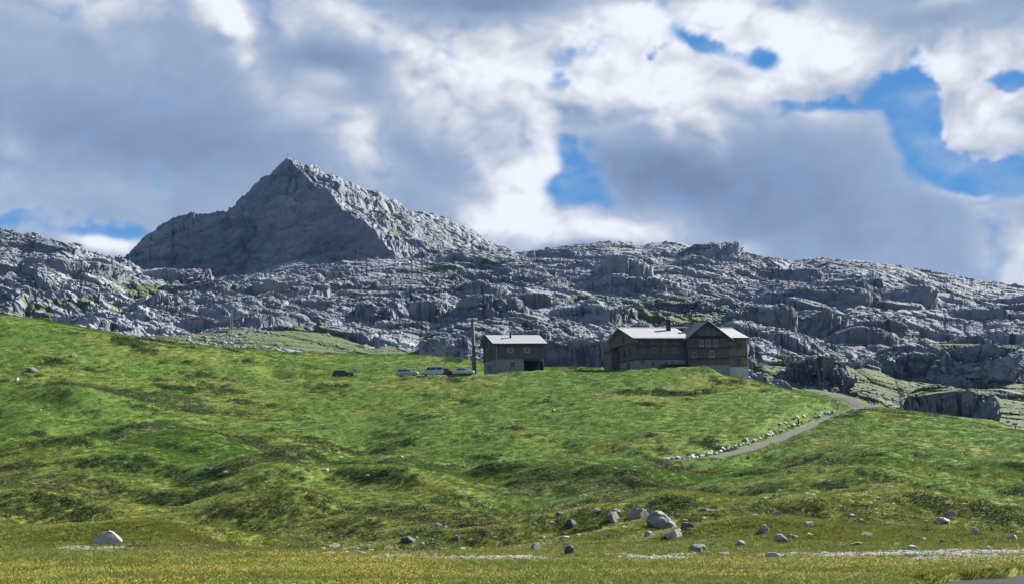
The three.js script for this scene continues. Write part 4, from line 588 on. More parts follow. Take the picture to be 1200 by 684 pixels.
// ---------------------------------------------------------------- cars
function car(style, paint) {
  const o = new THREE.Group(), P = std({ color: paint, roughness: 0.3 });
  const L = style.length, Wd = 1.74, round = (pts) => { const s = new THREE.Shape(); s.moveTo(...pts[0]); for (let i = 1; i < pts.length; i++) s.lineTo(...pts[i]); s.closePath(); return s; };
  const ext = (pts, w, bevel) => new THREE.ExtrudeGeometry(round(pts), { depth: w - 2 * bevel, bevelEnabled: true, bevelSize: bevel, bevelThickness: bevel, bevelSegments: 3 }).translate(0, 0, -w / 2 + bevel);
  part('body', ext(style.body.map(([x, y]) => [x * L, y]), Wd, 0.1), P, o);
  const glass = part('glasshouse', ext(style.cabin.map(([x, y]) => [x * L, y]), Wd - 0.16, 0.08), M.glass, o);
  const roof = style.roof.map(([x, y]) => [x * L, y]); part('roof_panel', ext(roof, Wd - 0.12, 0.05), P, o);
  for (const x of style.pillars) for (const s of [-1, 1]) part('pillar', box(0.11, style.top - 0.85, 0.05, x * L, (style.top + 0.85) / 2, s * (Wd / 2 - 0.08)), P, glass);
  for (const x of [-0.31, 0.31]) for (const s of [-1, 1]) {
    const wh = part('wheel', new THREE.TorusGeometry(0.25, 0.09, 8, 18).translate(x * L, 0.33, s * 0.78), M.tyre, o);
    part('rim', new THREE.CylinderGeometry(0.2, 0.2, 0.16, 14).rotateX(Math.PI / 2).translate(x * L, 0.33, s * 0.79), M.rim, wh);
  }
  for (const s of [-1, 1]) { part('headlight', box(0.06, 0.14, 0.32, 0.5 * L + 0.09, 0.68, s * 0.58), M.lamp, o); part('tail_light', box(0.06, 0.3, 0.16, -0.5 * L - 0.09, 0.8, s * 0.66), M.tail, o); part('mirror', box(0.12, 0.13, 0.2, 0.16 * L, 0.98, s * (Wd / 2 + 0.08)), P, o); }
  part('bumper', box(0.1, 0.22, Wd - 0.1, 0.5 * L + 0.1, 0.4, 0), M.tyre, o); part('bumper', box(0.1, 0.22, Wd - 0.1, -0.5 * L - 0.1, 0.4, 0), M.tyre, o);
  return o;
}
const WAGON = { length: 4.3, top: 1.46, pillars: [-0.42, -0.2, 0.04], body: [[-0.5, 0.32], [0.5, 0.32], [0.5, 0.66], [0.44, 0.76], [0.2, 0.88], [-0.5, 0.92]], cabin: [[-0.48, 0.86], [0.24, 0.84], [0.07, 1.36], [-0.43, 1.38]], roof: [[-0.46, 1.38], [0.09, 1.36], [0.05, 1.44], [-0.42, 1.46]] };
const VAN = { length: 4.2, top: 1.85, pillars: [-0.44, -0.16, 0.12], body: [[-0.5, 0.34], [0.5, 0.34], [0.5, 0.8], [0.36, 1.02], [-0.5, 1.05]], cabin: [[-0.48, 1.0], [0.36, 0.98], [0.2, 1.72], [-0.46, 1.74]], roof: [[-0.49, 1.66], [0.22, 1.68], [0.16, 1.86], [-0.46, 1.88]] };
const HATCH = { length: 3.7, top: 1.45, pillars: [-0.36, -0.12, 0.1], body: [[-0.5, 0.32], [0.5, 0.32], [0.5, 0.66], [0.42, 0.8], [0.24, 0.9], [-0.5, 0.95]], cabin: [[-0.47, 0.9], [0.28, 0.86], [0.1, 1.36], [-0.36, 1.36]], roof: [[-0.39, 1.36], [0.12, 1.36], [0.07, 1.44], [-0.34, 1.45]] };
const SEDAN = { length: 4.4, top: 1.4, pillars: [-0.27, -0.06, 0.12], body: [[-0.5, 0.3], [0.5, 0.3], [0.5, 0.62], [0.42, 0.74], [0.22, 0.86], [-0.36, 0.9], [-0.5, 0.86]], cabin: [[-0.38, 0.86], [0.26, 0.82], [0.08, 1.32], [-0.22, 1.34]], roof: [[-0.24, 1.33], [0.1, 1.31], [0.05, 1.39], [-0.2, 1.41]] };
for (const [style, paint, x, d, turn, label] of [
  [WAGON, rgb(0.012, 0.012, 0.014), -36.3, 261, 0.05, 'black estate car parked alone on the grass'],
  [WAGON, rgb(0.3, 0.32, 0.34), -22.9, 262.3, -0.12, 'silver estate car parked at the end of the row'],
  [VAN, rgb(0.4, 0.4, 0.4), -17.6, 262.4, Math.PI + 0.25, 'white van parked between the silver and the red car'],
  [HATCH, rgb(0.13, 0.018, 0.018), -14.9, 263.6, 0.35, 'dark red hatchback parked beside the white van'],
  [SEDAN, rgb(0.42, 0.43, 0.44), -11.0, 262.3, -0.1, 'white saloon car parked next to the mast and barn'],
]) { const o = car(style, paint); o.position.set(x, hillHeight(x, d, false) + 0.12, -d); o.rotation.y = turn; tag(top(o, 'parked_car'), label, 'car', 'cars parked beside the barn'); }

// ---------------------------------------------------------------- boulders
function boulder(seed, planes = 13, detail = 7, rough = 0.07) {           // a ball cut by many planes
  const r = rng(seed), cut = []; for (let i = 0; i < planes; i++) { const c = r() * 2 - 1, a = r() * 6.283, s = Math.sqrt(1 - c * c); cut.push([s * Math.cos(a), c, s * Math.sin(a), 0.42 + 0.42 * r()]); }
  const g = new THREE.IcosahedronGeometry(1, detail), p = g.attributes.position;
  for (let i = 0; i < p.count; i++) {
    const x = p.getX(i), y = p.getY(i), z = p.getZ(i); let k = 1;
    for (const [a, b, c, q] of cut) { const t = a * x + b * y + c * z; if (t > 0.05) k = Math.min(k, q / t); }
    k *= 1 + rough * noise(x * 4 + seed, y * 4, z * 4); p.setXYZ(i, x * k, y * k, z * k);
  }
  g.computeVertexNormals(); return g;
}
function lichenMap(seed, base, spot) {
  const n = 128, data = new Uint8Array(n * n * 4);
  for (let j = 0; j < n; j++) for (let i = 0; i < n; i++) { const v = fbm(i / 14 + seed, j / 14, seed, 4), t = smooth(0.05, 0.3, v), f = 1 + 0.3 * noise(i / 3, j / 3, seed), k = (j * n + i) * 4; for (let c = 0; c < 3; c++) data[k + c] = Math.min(255, 255 * mix(base[c], spot[c], t) * f); data[k + 3] = 255; }
  const t = new THREE.DataTexture(data, n, n); t.colorSpace = THREE.SRGBColorSpace; t.wrapS = t.wrapT = THREE.RepeatWrapping; t.magFilter = THREE.LinearFilter; t.needsUpdate = true; return t;
}
const STONE = {
  pale: std({ map: lichenMap(3, [0.56, 0.55, 0.52], [0.44, 0.43, 0.39]), roughness: 0.95 }),
  grey: std({ map: lichenMap(9, [0.45, 0.44, 0.43], [0.35, 0.35, 0.32]), roughness: 0.95 }),
  dark: std({ map: lichenMap(15, [0.29, 0.29, 0.27], [0.21, 0.22, 0.17]), roughness: 0.95 }),
};
STONE.slab = STONE.pale;
const ROCKS = Array.from({ length: 9 }, (_, i) => boulder(100 + i * 7));
const BOULDERS = [
[-25.08,75.2,2.03,0.78,"slab","large pale wedge shaped boulder alone at the meadow edge"],
[-13.83,92.5,0.70,0.57,"pale","small pale upright boulder beside a flat stone below the mounds"],
[-13.09,82.7,0.57,0.17,"pale","low pale weathered stone lying in grass on the front mounds","low pale weathered stones on the front mounds"],
[9.73,88.9,2.09,1.11,"grey","biggest rounded grey boulder of the cluster on the front mound"],
[9.01,94.9,1.57,0.79,"grey","grey boulder half behind the biggest one of the cluster"],
[7.05,94.8,1.11,0.79,"grey","single grey boulder a few steps left of the boulder cluster"],
[9.49,78.3,1.08,0.70,"pale","pale boulder just below the biggest boulder of the cluster"],
[10.58,79.9,0.94,0.50,"dark","dark mossy boulder right of the boulder cluster"],
[8.37,81.3,0.67,0.39,"grey","rounded grey lichened boulder lying in grass on the front mounds","rounded grey lichened boulders on the front mounds"],
[9.51,68.8,1.05,0.48,"grey","broad grey boulder above the gravel strip below the cluster"],
[7.29,67.7,0.65,0.23,"pale","rounded pale weathered stone lying in grass beside the gravel strip","rounded pale weathered stones beside the gravel strip"],
[10.5,66.3,0.69,0.27,"grey","rounded grey lichened boulder lying in grass beside the gravel strip","rounded grey lichened boulders beside the gravel strip"],
[12.79,64.6,0.76,0.27,"pale","rounded pale weathered stone lying in grass beside the gravel strip","rounded pale weathered stones beside the gravel strip"],
[0.85,72,0.55,0.40,"grey","rounded grey lichened boulder lying in grass on the front mounds","rounded grey lichened boulders on the front mounds"],
[2.53,66.6,0.55,0.51,"dark","squat dark boulder beside the gravel strip"],
[-1.82,92.1,0.64,0.25,"pale","low pale weathered stone lying in grass on the front mounds","low pale weathered stones on the front mounds"],
[1.57,93.3,0.64,0.32,"pale","rounded pale weathered stone lying in grass on the front mounds","rounded pale weathered stones on the front mounds"],
[3.92,95.5,0.92,0.53,"dark","rounded dark mossy rock lying in grass on the front mounds","rounded dark mossy rocks on the front mounds"],
[-6.8,100.6,0.83,0.28,"pale","low pale weathered stone lying in grass on the front mounds","low pale weathered stones on the front mounds"],
[-5.91,99.4,0.69,0.27,"pale","low pale weathered stone lying in grass on the front mounds","low pale weathered stones on the front mounds"],
[18.18,89.3,1.05,0.68,"grey","grey boulder topping a small stone group on the front mound"],
[14.66,75.6,0.78,0.52,"grey","rounded grey lichened boulder lying in grass on the front mounds","rounded grey lichened boulders on the front mounds"],
[14.99,72.9,0.76,0.45,"grey","rounded grey lichened boulder lying in grass on the front mounds","rounded grey lichened boulders on the front mounds"],
[12.47,71.8,0.55,0.30,"grey","rounded grey lichened boulder lying in grass beside the gravel strip","rounded grey lichened boulders beside the gravel strip"],
[15.93,74,0.66,0.31,"grey","rounded grey lichened boulder lying in grass on the front mounds","rounded grey lichened boulders on the front mounds"],
[17.72,77.2,0.64,0.32,"pale","rounded pale weathered stone lying in grass on the front mounds","rounded pale weathered stones on the front mounds"],
[23.48,89.7,0.87,0.37,"grey","rounded grey lichened boulder lying in grass on the front mounds","rounded grey lichened boulders on the front mounds"],
[28.22,96.1,0.53,0.40,"pale","rounded pale weathered stone lying in grass on the front mounds","rounded pale weathered stones on the front mounds"],
[33.27,97.3,0.87,0.40,"pale","rounded pale weathered stone lying in grass on the front mounds","rounded pale weathered stones on the front mounds"],
[34.62,97.4,0.74,0.27,"pale","low pale weathered stone lying in grass on the front mounds","low pale weathered stones on the front mounds"],
[32.59,94.8,0.85,0.46,"grey","rounded grey lichened boulder lying in grass on the front mounds","rounded grey lichened boulders on the front mounds"],
[30.22,90.3,1.12,0.37,"pale","rounded pale weathered stone lying in grass on the front mounds","rounded pale weathered stones on the front mounds"],
[28.08,77.8,0.43,0.43,"pale","rounded pale weathered stone lying in grass on the front mounds","rounded pale weathered stones on the front mounds"],
[29.44,75.7,0.63,0.37,"pale","rounded pale weathered stone lying in grass on the front mounds","rounded pale weathered stones on the front mounds"],
[21.77,70.1,0.63,0.29,"pale","rounded pale weathered stone lying in grass beside the gravel strip","rounded pale weathered stones beside the gravel strip"],
[23.94,75,0.36,0.21,"pale","low pale weathered stone lying in grass on the front mounds","low pale weathered stones on the front mounds"],
[17.06,74.5,0.46,0.21,"pale","low pale weathered stone lying in grass on the front mounds","low pale weathered stones on the front mounds"],
[20.49,74.9,0.83,0.31,"dark","rounded dark mossy rock lying in grass on the front mounds","rounded dark mossy rocks on the front mounds"],
[24.93,74.2,0.72,0.31,"dark","rounded dark mossy rock lying in grass on the front mounds","rounded dark mossy rocks on the front mounds"],
[-90.4,229.8,2.22,0.95,"dark","dark rock outcrop high on the grassy slope under the brow"],
[-90.01,222.6,0.77,0.61,"pale","low pale weathered stone lying in grass high on the slope under the buildings","low pale weathered stones high on the slope under the buildings"],
[-87.99,245.2,1.35,0.68,"grey","low grey lichened boulder lying in grass high on the slope under the buildings","low grey lichened boulders high on the slope under the buildings"],
[-21.01,134.8,0.93,0.37,"pale","low pale weathered stone lying in grass in the hollows below the track","low pale weathered stones in the hollows below the track"],
[-22.54,132.9,0.55,0.37,"pale","low pale weathered stone lying in grass in the hollows below the track","low pale weathered stones in the hollows below the track"],
[11.73,150.7,0.62,0.31,"pale","low pale weathered stone lying in grass in the hollows below the track","low pale weathered stones in the hollows below the track"],
[13.75,150.5,0.62,0.42,"pale","low pale weathered stone lying in grass in the hollows below the track","low pale weathered stones in the hollows below the track"],
[45.2,145.5,0.60,0.40,"pale","low pale weathered stone lying in grass in the hollows below the track","low pale weathered stones in the hollows below the track"],
[22.43,95.4,0.46,0.20,"pale","low pale weathered stone lying in grass on the front mounds","low pale weathered stones on the front mounds"],
[-6.6,207.5,0.57,0.43,"pale","low pale weathered stone lying in grass high on the slope under the buildings","low pale weathered stones high on the slope under the buildings"],
[6.96,227,0.78,0.47,"pale","low pale weathered stone lying in grass high on the slope under the buildings","low pale weathered stones high on the slope under the buildings"],
[-16.25,133.4,0.55,0.37,"pale","low pale weathered stone lying in grass in the hollows below the track","low pale weathered stones in the hollows below the track"],
[-18.02,191.6,0.93,0.40,"pale","low pale weathered stone lying in grass in the hollows below the track","low pale weathered stones in the hollows below the track"],
[-4.72,91.3,1.01,0.38,"dark","rounded dark mossy rock lying in grass on the front mounds","rounded dark mossy rocks on the front mounds"],
[-8.01,90,1.24,0.44,"dark","rounded dark mossy rock lying in grass on the front mounds","rounded dark mossy rocks on the front mounds"],
[19.12,71.8,0.79,0.25,"dark","rounded dark mossy rock lying in grass beside the gravel strip","rounded dark mossy rocks beside the gravel strip"],
[13.94,93.2,1.16,0.39,"dark","rounded dark mossy rock lying in grass on the front mounds","rounded dark mossy rocks on the front mounds"],
[16.08,94.5,0.65,0.33,"dark","rounded dark mossy rock lying in grass on the front mounds","rounded dark mossy rocks on the front mounds"],
[25.83,69.7,0.48,0.24,"pale","rounded pale weathered stone lying in grass beside the gravel strip","rounded pale weathered stones beside the gravel strip"],
[5.93,96.9,0.80,0.33,"grey","rounded grey lichened boulder lying in grass on the front mounds","rounded grey lichened boulders on the front mounds"],
[3,98.3,0.68,0.27,"dark","low dark mossy rock lying in grass on the front mounds","low dark mossy rocks on the front mounds"],
[-34.19,137.7,1.33,0.48,"dark","rounded dark mossy rock lying in grass in the hollows below the track","rounded dark mossy rocks in the hollows below the track"],
[-31.67,135,1.31,0.47,"grey","rounded grey lichened boulder lying in grass in the hollows below the track","rounded grey lichened boulders in the hollows below the track"],
[-18.57,73.7,0.46,0.20,"grey","low grey lichened boulder lying in grass on the front mounds","low grey lichened boulders on the front mounds"],
[-19.96,74.2,0.46,0.20,"dark","low dark mossy rock lying in grass on the front mounds","low dark mossy rocks on the front mounds"],
[-28.26,71.6,0.30,0.15,"pale","low pale weathered stone lying in grass beside the gravel strip","low pale weathered stones beside the gravel strip"]];
{
  const r = rng(77);
  BOULDERS.forEach(([x, d, w, h, kind, label, group], i) => {
    let m;
    if (kind === 'slab') {
      const g = prism([[-1, -0.4], [1.02, -0.4], [1, 0.12], [0.78, 0.5], [0.42, 0.9], [0.22, 1], [-0.1, 0.86], [-0.62, 0.4]], 1.3, 0.65), p = g.attributes.position;
      for (let k = 0; k < p.count; k++) if (p.getY(k) > 0.2) p.setZ(k, p.getZ(k) * 0.6 - 0.25);
      g.computeVertexNormals(); m = new THREE.Mesh(g, STONE.pale); m.scale.set(w / 2, h, w * 0.4); m.rotation.y = 0.25;
      m.position.set(x, ground(x, d), -d - w * 0.2);
    } else {
      m = new THREE.Mesh(ROCKS[i % ROCKS.length], STONE[kind]); m.scale.set(w * 0.62, h * 0.95, w * (0.35 + 0.2 * r())); m.rotation.set((r() - 0.5) * 0.2, r() * 0.8 - 0.4 + (i % 4) * 1.57, (r() - 0.5) * 0.25);
      if (i % 2) m.scale.set(m.scale.z, m.scale.y, m.scale.x), m.scale.x = m.scale.z;
      m.position.set(x, hillHeight(x, d, false) + h * 0.16, -d - w * 0.25);
    }
    tag(top(m, 'boulder'), label, 'boulder', group);
  });
}

// ---------------------------------------------------------------- gravel paths, roadside stones, posts
const gravelMap = (() => { const n = 256, data = new Uint8Array(n * n * 4), r = rng(4); for (let i = 0; i < n * n; i++) { const v = 0.28 + 0.07 * fbm((i % n) / 40, (i / n) / 40, 3, 3) + 0.12 * (r() - 0.5); data[i * 4] = 255 * v * 1.02; data[i * 4 + 1] = 255 * v * 0.985; data[i * 4 + 2] = 255 * v * 0.97; data[i * 4 + 3] = 255; } const t = new THREE.DataTexture(data, n, n); t.colorSpace = THREE.SRGBColorSpace; t.wrapS = t.wrapT = THREE.RepeatWrapping; t.magFilter = THREE.LinearFilter; t.needsUpdate = true; return t; })();
const gravel = new THREE.MeshPhysicalMaterial({ map: gravelMap, roughness: 1, specularIntensity: 0.2 });
function ribbon(line, half, lift) {
  const curve = new THREE.CatmullRomCurve3(line.map(([x, d, h]) => new THREE.Vector3(x, h, -d))), n = 160, pos = [], uv = [], idx = [], cross = 6;
  for (let i = 0; i <= n; i++) {
    const p = curve.getPoint(i / n), t = curve.getTangent(i / n), sx = -t.z, sz = t.x, l = Math.hypot(sx, sz), end = Math.min(1, Math.min(i, n - i) / 8 + 0.3);
    for (let k = 0; k <= cross; k++) { const s = (k / cross * 2 - 1) * half * end * (1 + 0.2 * noise(i * 0.4, k > 3 ? 9 : 2, 3)), x = p.x + sx / l * s, z = p.z + sz / l * s; pos.push(x, ground(x, -z) + lift - (k === 0 || k === cross ? 0.12 : 0), z); uv.push(x / 3, z / 3); }
  }
  for (let i = 0; i < n; i++) for (let k = 0; k < cross; k++) { const a = i * (cross + 1) + k, b = a + cross + 1; idx.push(a, a + 1, b, a + 1, b + 1, b); }
  const g = new THREE.BufferGeometry(); g.setAttribute('position', new THREE.Float32BufferAttribute(pos, 3)); g.setAttribute('uv', new THREE.Float32BufferAttribute(uv, 2)); g.setIndex(idx); g.computeVertexNormals(); return [g, curve];
}
const [trackGeometry, track] = ribbon(PATHS[0].slice(1), 2.1, 0.06);
structure(new THREE.Mesh(trackGeometry, gravel), 'gravel_track');
structure(new THREE.Mesh(ribbon(PATHS[1], 1.7, 0.09)[0], gravel), 'gravel_track');
structure(new THREE.Mesh(ribbon(PATHS[2], 1.2, 0.05)[0], std({ map: gravelMap, color: rgb(0.55, 0.52, 0.4), roughness: 1 })), 'parking_strip');
{
  const r = rng(31), o = new THREE.Group(), n = 110, pts = [];
  for (let i = 0; i < n; i++) {
    const t = 0.2 + 0.68 * (i + r() * 0.7) / n, p = track.getPoint(t), q = track.getTangent(t), sx = -q.z, sz = q.x, l = Math.hypot(sx, sz), side = (sz / l < 0 ? 1 : -1) * (2.5 + r() * (i % 3 ? 0.5 : 1.5));
    pts.push([p.x + sx / l * side, p.z + sz / l * side, Math.atan2(q.x, q.z) - Math.PI / 2]);
  }
  o.position.set(pts[0][0], ground(pts[0][0], -pts[0][1]), pts[0][1]);
  const mats = [STONE.pale, STONE.grey, std({ map: lichenMap(5, [0.62, 0.61, 0.58], [0.5, 0.49, 0.45]), roughness: 0.95 })];
  pts.forEach(([x, z, a], i) => { const m = part('stone', ROCKS[i % 9], mats[(i * 7) % 5 < 3 ? 2 : (i * 7) % 5 - 3], o), s = 0.26 + 0.34 * r() * (i % 4 ? 0.8 : 1.3); m.scale.set(s * 1.25, s * 0.85, s * 0.8); m.rotation.set(r() * 0.3, a + r() * 0.5, r() * 0.3); m.position.set(x - o.position.x, ground(x, -z) + s * 0.2 - o.position.y, z - o.position.z); });
  tag(top(o, 'stone_wall'), 'row of pale stones edging the gravel track uphill', 'stone wall');
}
for (const [x, d, h, mat, label] of [[64.6, 249.5, 1.5, M.white, 'white marker post at the bend of the gravel track'], [51.6, 228, 1.5, M.dark, 'dark post among the pale stones beside the gravel track']]) {
  const o = new THREE.Group(); o.position.set(x, ground(x, d) - 0.1, -d);
  part('shaft', box(0.24, h, 0.2, 0, h / 2, 0), mat, o); part('cap', new THREE.ConeGeometry(0.18, 0.16, 4).rotateY(Math.PI / 4).translate(0, h + 0.08, 0), mat, o);
  tag(top(o, 'marker_post'), label, 'post', 'posts along the track');
}
{ // a low trestle with an orange cover between barn and inn
  const o = new THREE.Group(), x = 13.4, d = 286; o.position.set(x, ground(x, d) - 0.05, -d);
  part('cover', prism([[-1.1, 0.55], [1.1, 0.5], [0.8, 1.0], [0.1, 1.2], [-0.7, 1.05]], 1.2, 0.6), M.orange, o);
  for (const s of [-1, 1]) part('leg', box(0.1, 0.6, 0.9, s * 0.8, 0.28, 0), M.weathered, o);
  tag(top(o, 'covered_trestle'), 'low trestle under an orange cover on grass beside the barn', 'trestle');
}
{ // summit cross
  const o = new THREE.Group(), x = PEAK[0], d = PEAK[2] - 2; o.position.set(x, PEAK[1] + 1, -d);
  part('upright', box(0.22, 4.6, 0.22, 0, 1.5, 0), M.weathered, o); part('crossbar', box(2, 0.22, 0.2, 0, 2.9, 0), M.weathered, o);
  tag(top(o, 'summit_cross'), 'tiny wooden cross on top of the pointed rocky peak', 'cross');
}
{ // the road passing the meadow
  const s = new THREE.Shape(), pts = [[16.4, 36], [60, 36], [60, 70.9], [16.4, 54.3]]; pts.forEach(([x, d], i) => (i ? s.lineTo(x, d) : s.moveTo(x, d)));
  const g = new THREE.ShapeGeometry(s); g.rotateX(-Math.PI / 2); g.translate(0, ROAD_Y, 0); const p = g.attributes.position, uv = g.attributes.uv; for (let i = 0; i < p.count; i++) uv.setXY(i, p.getX(i) / 2, p.getZ(i) / 2);
  structure(new THREE.Mesh(g, new THREE.MeshPhysicalMaterial({ map: gravelMap, color: rgb(0.42, 0.44, 0.5), roughness: 1, specularIntensity: 0.1 })), 'asphalt_road');
}

// ---------------------------------------------------------------- what nobody could count: grass, shrubs, flowers, loose stones
function tuftGeometry(seed, blades, height, spread, width) {
  const r = rng(seed), pos = [], nor = [];
  for (let i = 0; i < blades; i++) {
    const a = r() * 6.283, s = Math.sqrt(r()) * spread, x = Math.cos(a) * s, z = Math.sin(a) * s, h = height * (0.55 + 0.6 * r()), lean = height * (0.25 + 0.5 * r()), b = a + (r() - 0.5) * 1.6, tx = x + Math.cos(b) * lean, tz = z + Math.sin(b) * lean, px = -Math.sin(b) * width, pz = Math.cos(b) * width;
    const mx = mix(x, tx, 0.4), mz = mix(z, tz, 0.4), my = h * 0.62;
    pos.push(x - px, 0, z - pz, x + px, 0, z + pz, mx + px * 0.8, my, mz + pz * 0.8, x - px, 0, z - pz, mx + px * 0.8, my, mz + pz * 0.8, mx - px * 0.8, my, mz - pz * 0.8, mx - px * 0.8, my, mz - pz * 0.8, mx + px * 0.8, my, mz + pz * 0.8, tx, h, tz);
  }
  const g = new THREE.BufferGeometry(); g.setAttribute('position', new THREE.Float32BufferAttribute(pos, 3)); g.computeVertexNormals(); return g;
}
function leafDome(seed, leaves, rx, ry, size) {
  const r = rng(seed), pos = [];
  for (let i = 0; i < leaves; i++) {
    const a = r() * 6.283, c = r(), s = Math.sqrt(1 - c * c), k = 0.55 + 0.5 * r(), x = Math.cos(a) * s * rx * k, y = c * ry * k, z = Math.sin(a) * s * rx * k, v = () => (r() - 0.5) * size;
    pos.push(x + v(), y + v() * 0.7, z + v(), x + v(), y + v() * 0.7, z + v(), x + v(), y + v() * 0.7, z + v());
  }
  const g = new THREE.BufferGeometry(); g.setAttribute('position', new THREE.Float32BufferAttribute(pos, 3)); g.computeVertexNormals(); return g;
}
const leaf = new THREE.MeshPhysicalMaterial({ roughness: 0.85, transmission: 0.35, thickness: 0, specularIntensity: 0.25, side: THREE.DoubleSide });
function strew(name, geometries, material, count, place, seed) {           // place(r) returns [x, y, d, sx, sy, sz, turn, tilt, r, g, b] or null
  const r = rng(seed), lists = geometries.map(() => []);
  for (let i = 0, tries = 0; i < count && tries < count * 30; tries++) { const q = place(r); if (q) { lists[i % geometries.length].push(q); i++; } }
  const o = geometries.length > 1 ? new THREE.Group() : null, m4 = new THREE.Matrix4(), q4 = new THREE.Quaternion(), e = new THREE.Euler(), c = new THREE.Color();
  geometries.forEach((g, k) => {
    const L = lists[k], im = new THREE.InstancedMesh(g, material, L.length);
    L.forEach((q, i) => { e.set(q[7], q[6], q[7] * 0.5); m4.compose(new THREE.Vector3(q[0], q[1], -q[2]), q4.setFromEuler(e), new THREE.Vector3(q[3], q[4], q[5])); im.setMatrixAt(i, m4); im.setColorAt(i, c.setRGB(q[8], q[9], q[10])); });
    im.castShadow = im.receiveShadow = true; im.userData.kind = 'stuff';
    structure(im, name, 'stuff');
  });
}
const offTrack = (x, d) => PATHS.every((l) => nearPath(l, x, d)[0] > 2.1) && roadCut(x, d) < 0.4;
const carPark = (x, d) => x > -42 && x < -7 && d > 260.3 && d < 265;
const clearOfHouses = (x, d) => !carPark(x, d) && !(x > -10.5 && x < 7 && d > 263 && d < 283 && d > 267 - 0.4 * (x + 4)) && !(x > 20 && x < 55 && d > 272 - 0.39 * (x - 26) * -1 && d < 300);
function grassAt(lo, hi, power, scaleLo, scaleHi, flat) {
  return (r) => {
    const d = lo + (hi - lo) * Math.pow(r(), power), x = (r() * 2 - 1) * (0.46 * d + 4), b = bare(x, d);
    if (r() < b * 0.6 || !offTrack(x, d) || !clearOfHouses(x, d)) return null;
    const g = grown(x, d); if (r() < g.shrub * 0.35) return null;
    const c = turfColour(x, d, g), j = 0.85 + 0.34 * r(), y = 1 + 0.25 * (r() - 0.5), s = scaleLo + (scaleHi - scaleLo) * r() * r();
    return [x, ground(x, d) - 0.03, d, s, s * flat, s, r() * 6.283, 0, c[0] * j * y * 1.25, c[1] * j * 1.25, c[2] * j * 1.15];
  };
}
const TUFTS = [tuftGeometry(1, 14, 0.26, 0.22, 0.014), tuftGeometry(2, 14, 0.22, 0.26, 0.016)], CLUMPS = [tuftGeometry(3, 22, 0.24, 0.42, 0.022), tuftGeometry(4, 24, 0.19, 0.5, 0.024)];
strew('meadow_grass', TUFTS, leaf, 75000, grassAt(44, 82, 1, 0.7, 1.4, 0.75), 1);
strew('pasture_grass', CLUMPS, leaf, 110000, grassAt(74, 170, 1, 0.7, 1.4, 0.6), 2);
strew('hillside_grass', CLUMPS, leaf, 110000, grassAt(150, 318, 1, 1.0, 2.0, 0.5), 3);
const SHRUBS = [leafDome(5, 70, 0.55, 0.36, 0.2), leafDome(6, 70, 0.5, 0.42, 0.22), leafDome(7, 60, 0.65, 0.3, 0.22)];
strew('low_shrubs', SHRUBS, leaf, 20000, (r) => {
  const d = 72 + 240 * Math.pow(r(), 0.8), x = (r() * 2 - 1) * (0.46 * d + 4), g = grown(x, d);
  if (r() > g.shrub * 0.8 + g.heath * 0.5 + 0.006 || !offTrack(x, d) || !clearOfHouses(x, d)) return null;
  const s = (0.5 + 1.0 * r() * r()) * (1 + 0.6 * smooth(120, 260, d)), k = 0.7 + 0.6 * r(), h = r() < g.heath * 0.8;
  return [x, ground(x, d) - 0.05, d, s * 1.2, s * 0.8, s, r() * 6.283, 0, (h ? 0.056 : 0.034) * k, (h ? 0.048 : 0.063) * k, (h ? 0.025 : 0.012) * k];
}, 4);
strew('yellow_flowers', [leafDome(9, 9, 0.22, 0.05, 0.09)], std({ roughness: 0.8, side: THREE.DoubleSide }), 9000, (r) => {
  const d = 44 + 50 * r(), x = (r() * 2 - 1) * (0.46 * d + 4), g = grown(x, d); if (r() > g.yellow + 0.02 || !offTrack(x, d) || bare(x, d) > 0.4) return null;
  const k = 0.8 + 0.4 * r(), s = 0.7 + 0.5 * r(); return [x, ground(x, d) + 0.12, d, s, s, s, r() * 6.283, 0, 0.27 * k, 0.22 * k, 0.016];
}, 5);
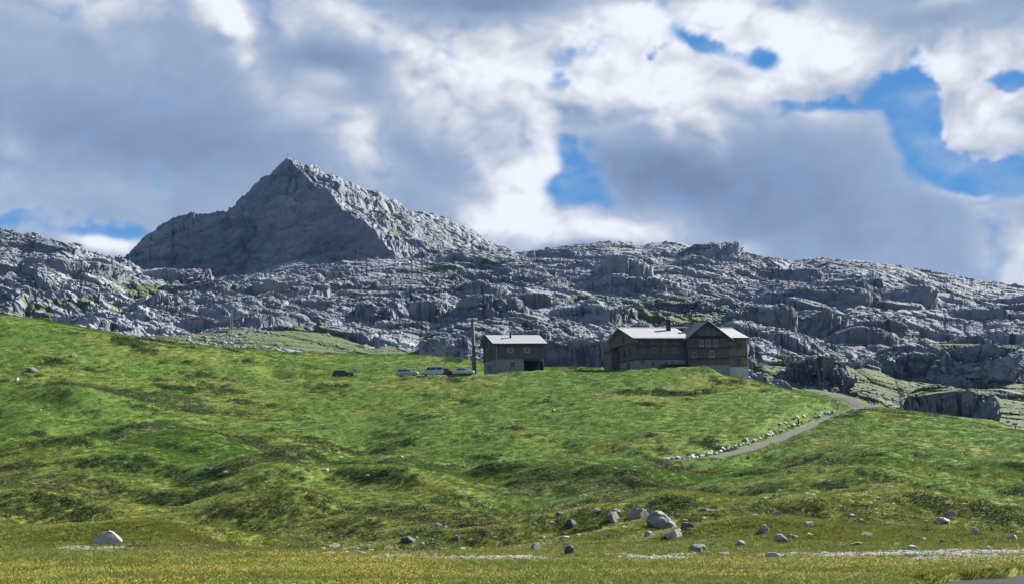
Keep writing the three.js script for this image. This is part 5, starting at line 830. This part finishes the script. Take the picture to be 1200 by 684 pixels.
const CHIPS = [boulder(301, 9, 1, 0.1), boulder(302, 9, 1, 0.1), boulder(303, 8, 1, 0.1)];
strew('scattered_stones', CHIPS, std({ roughness: 0.95 }), 15000, (r) => {
  const near = r() < 0.75, d = near ? 58 + 22 * r() : 85 + 215 * r(), x = (r() * 2 - 1) * (0.46 * d + 4), b = bare(x, d);
  const n = fbm(x / 24, d / 24, 50, 3), want = near ? b : Math.max(b * 0.7, 0.03 + 0.25 * smooth(0.15, 0.4, n)); if (r() > want || !offTrack(x, d) || !clearOfHouses(x, d)) return null;
  const s = (near ? 0.06 + 0.16 * r() * r() : 0.12 + 0.3 * r() * r() * r()), t = 0.12 + 0.11 * r();
  return [x, ground(x, d) + s * 0.05, d, s * 1.4, s * 0.7, s, r() * 6.283, (r() - 0.5) * 0.5, t, t * 0.98, t * 0.93];
}, 6);
{
  const P = rockGeometry.attributes.position, C = rockGeometry.attributes.color, n = P.count, q = new THREE.Vector3();
  strew('scree_blocks', [boulder(311, 8, 1, 0.12), boulder(312, 9, 1, 0.12), boulder(313, 7, 1, 0.12)], std({ roughness: 0.95 }), 36000, (r) => {
    const i = (r() * n) | 0, x = P.getX(i), y = P.getY(i), d = -P.getZ(i); if (d > 1000 || d < 345 || Math.abs(x) > 0.46 * d + 4 || y < 5) return null;
    const f = fbm(x / 45, y / 30, d / 45, 3); if (r() > 0.05 + 0.95 * smooth(0.0, 0.4, f)) return null;
    if (C.getY(i) > C.getX(i) * 1.12 && r() < 0.8) return null;
    if (x > 200 && d > 520 && r() < 0.7) return null;
    const s = 0.4 + 1.3 * r() * r() * r() + (d > 600 ? 0.25 : 0), t = ROCK * (0.75 + 0.65 * r());
    return [x, y + s * 0.1, d, s * 1.5, s * 0.75, s, (r() - 0.5) * 1.4, (r() - 0.5) * 0.9, t * 0.95, t, t * 1.1];
  }, 7);
}
// thin blue mountain air
scene.fog = new THREE.FogExp2(rgb(0.16, 0.42, 1.0), 0.000025);
renderer.render(scene, camera);
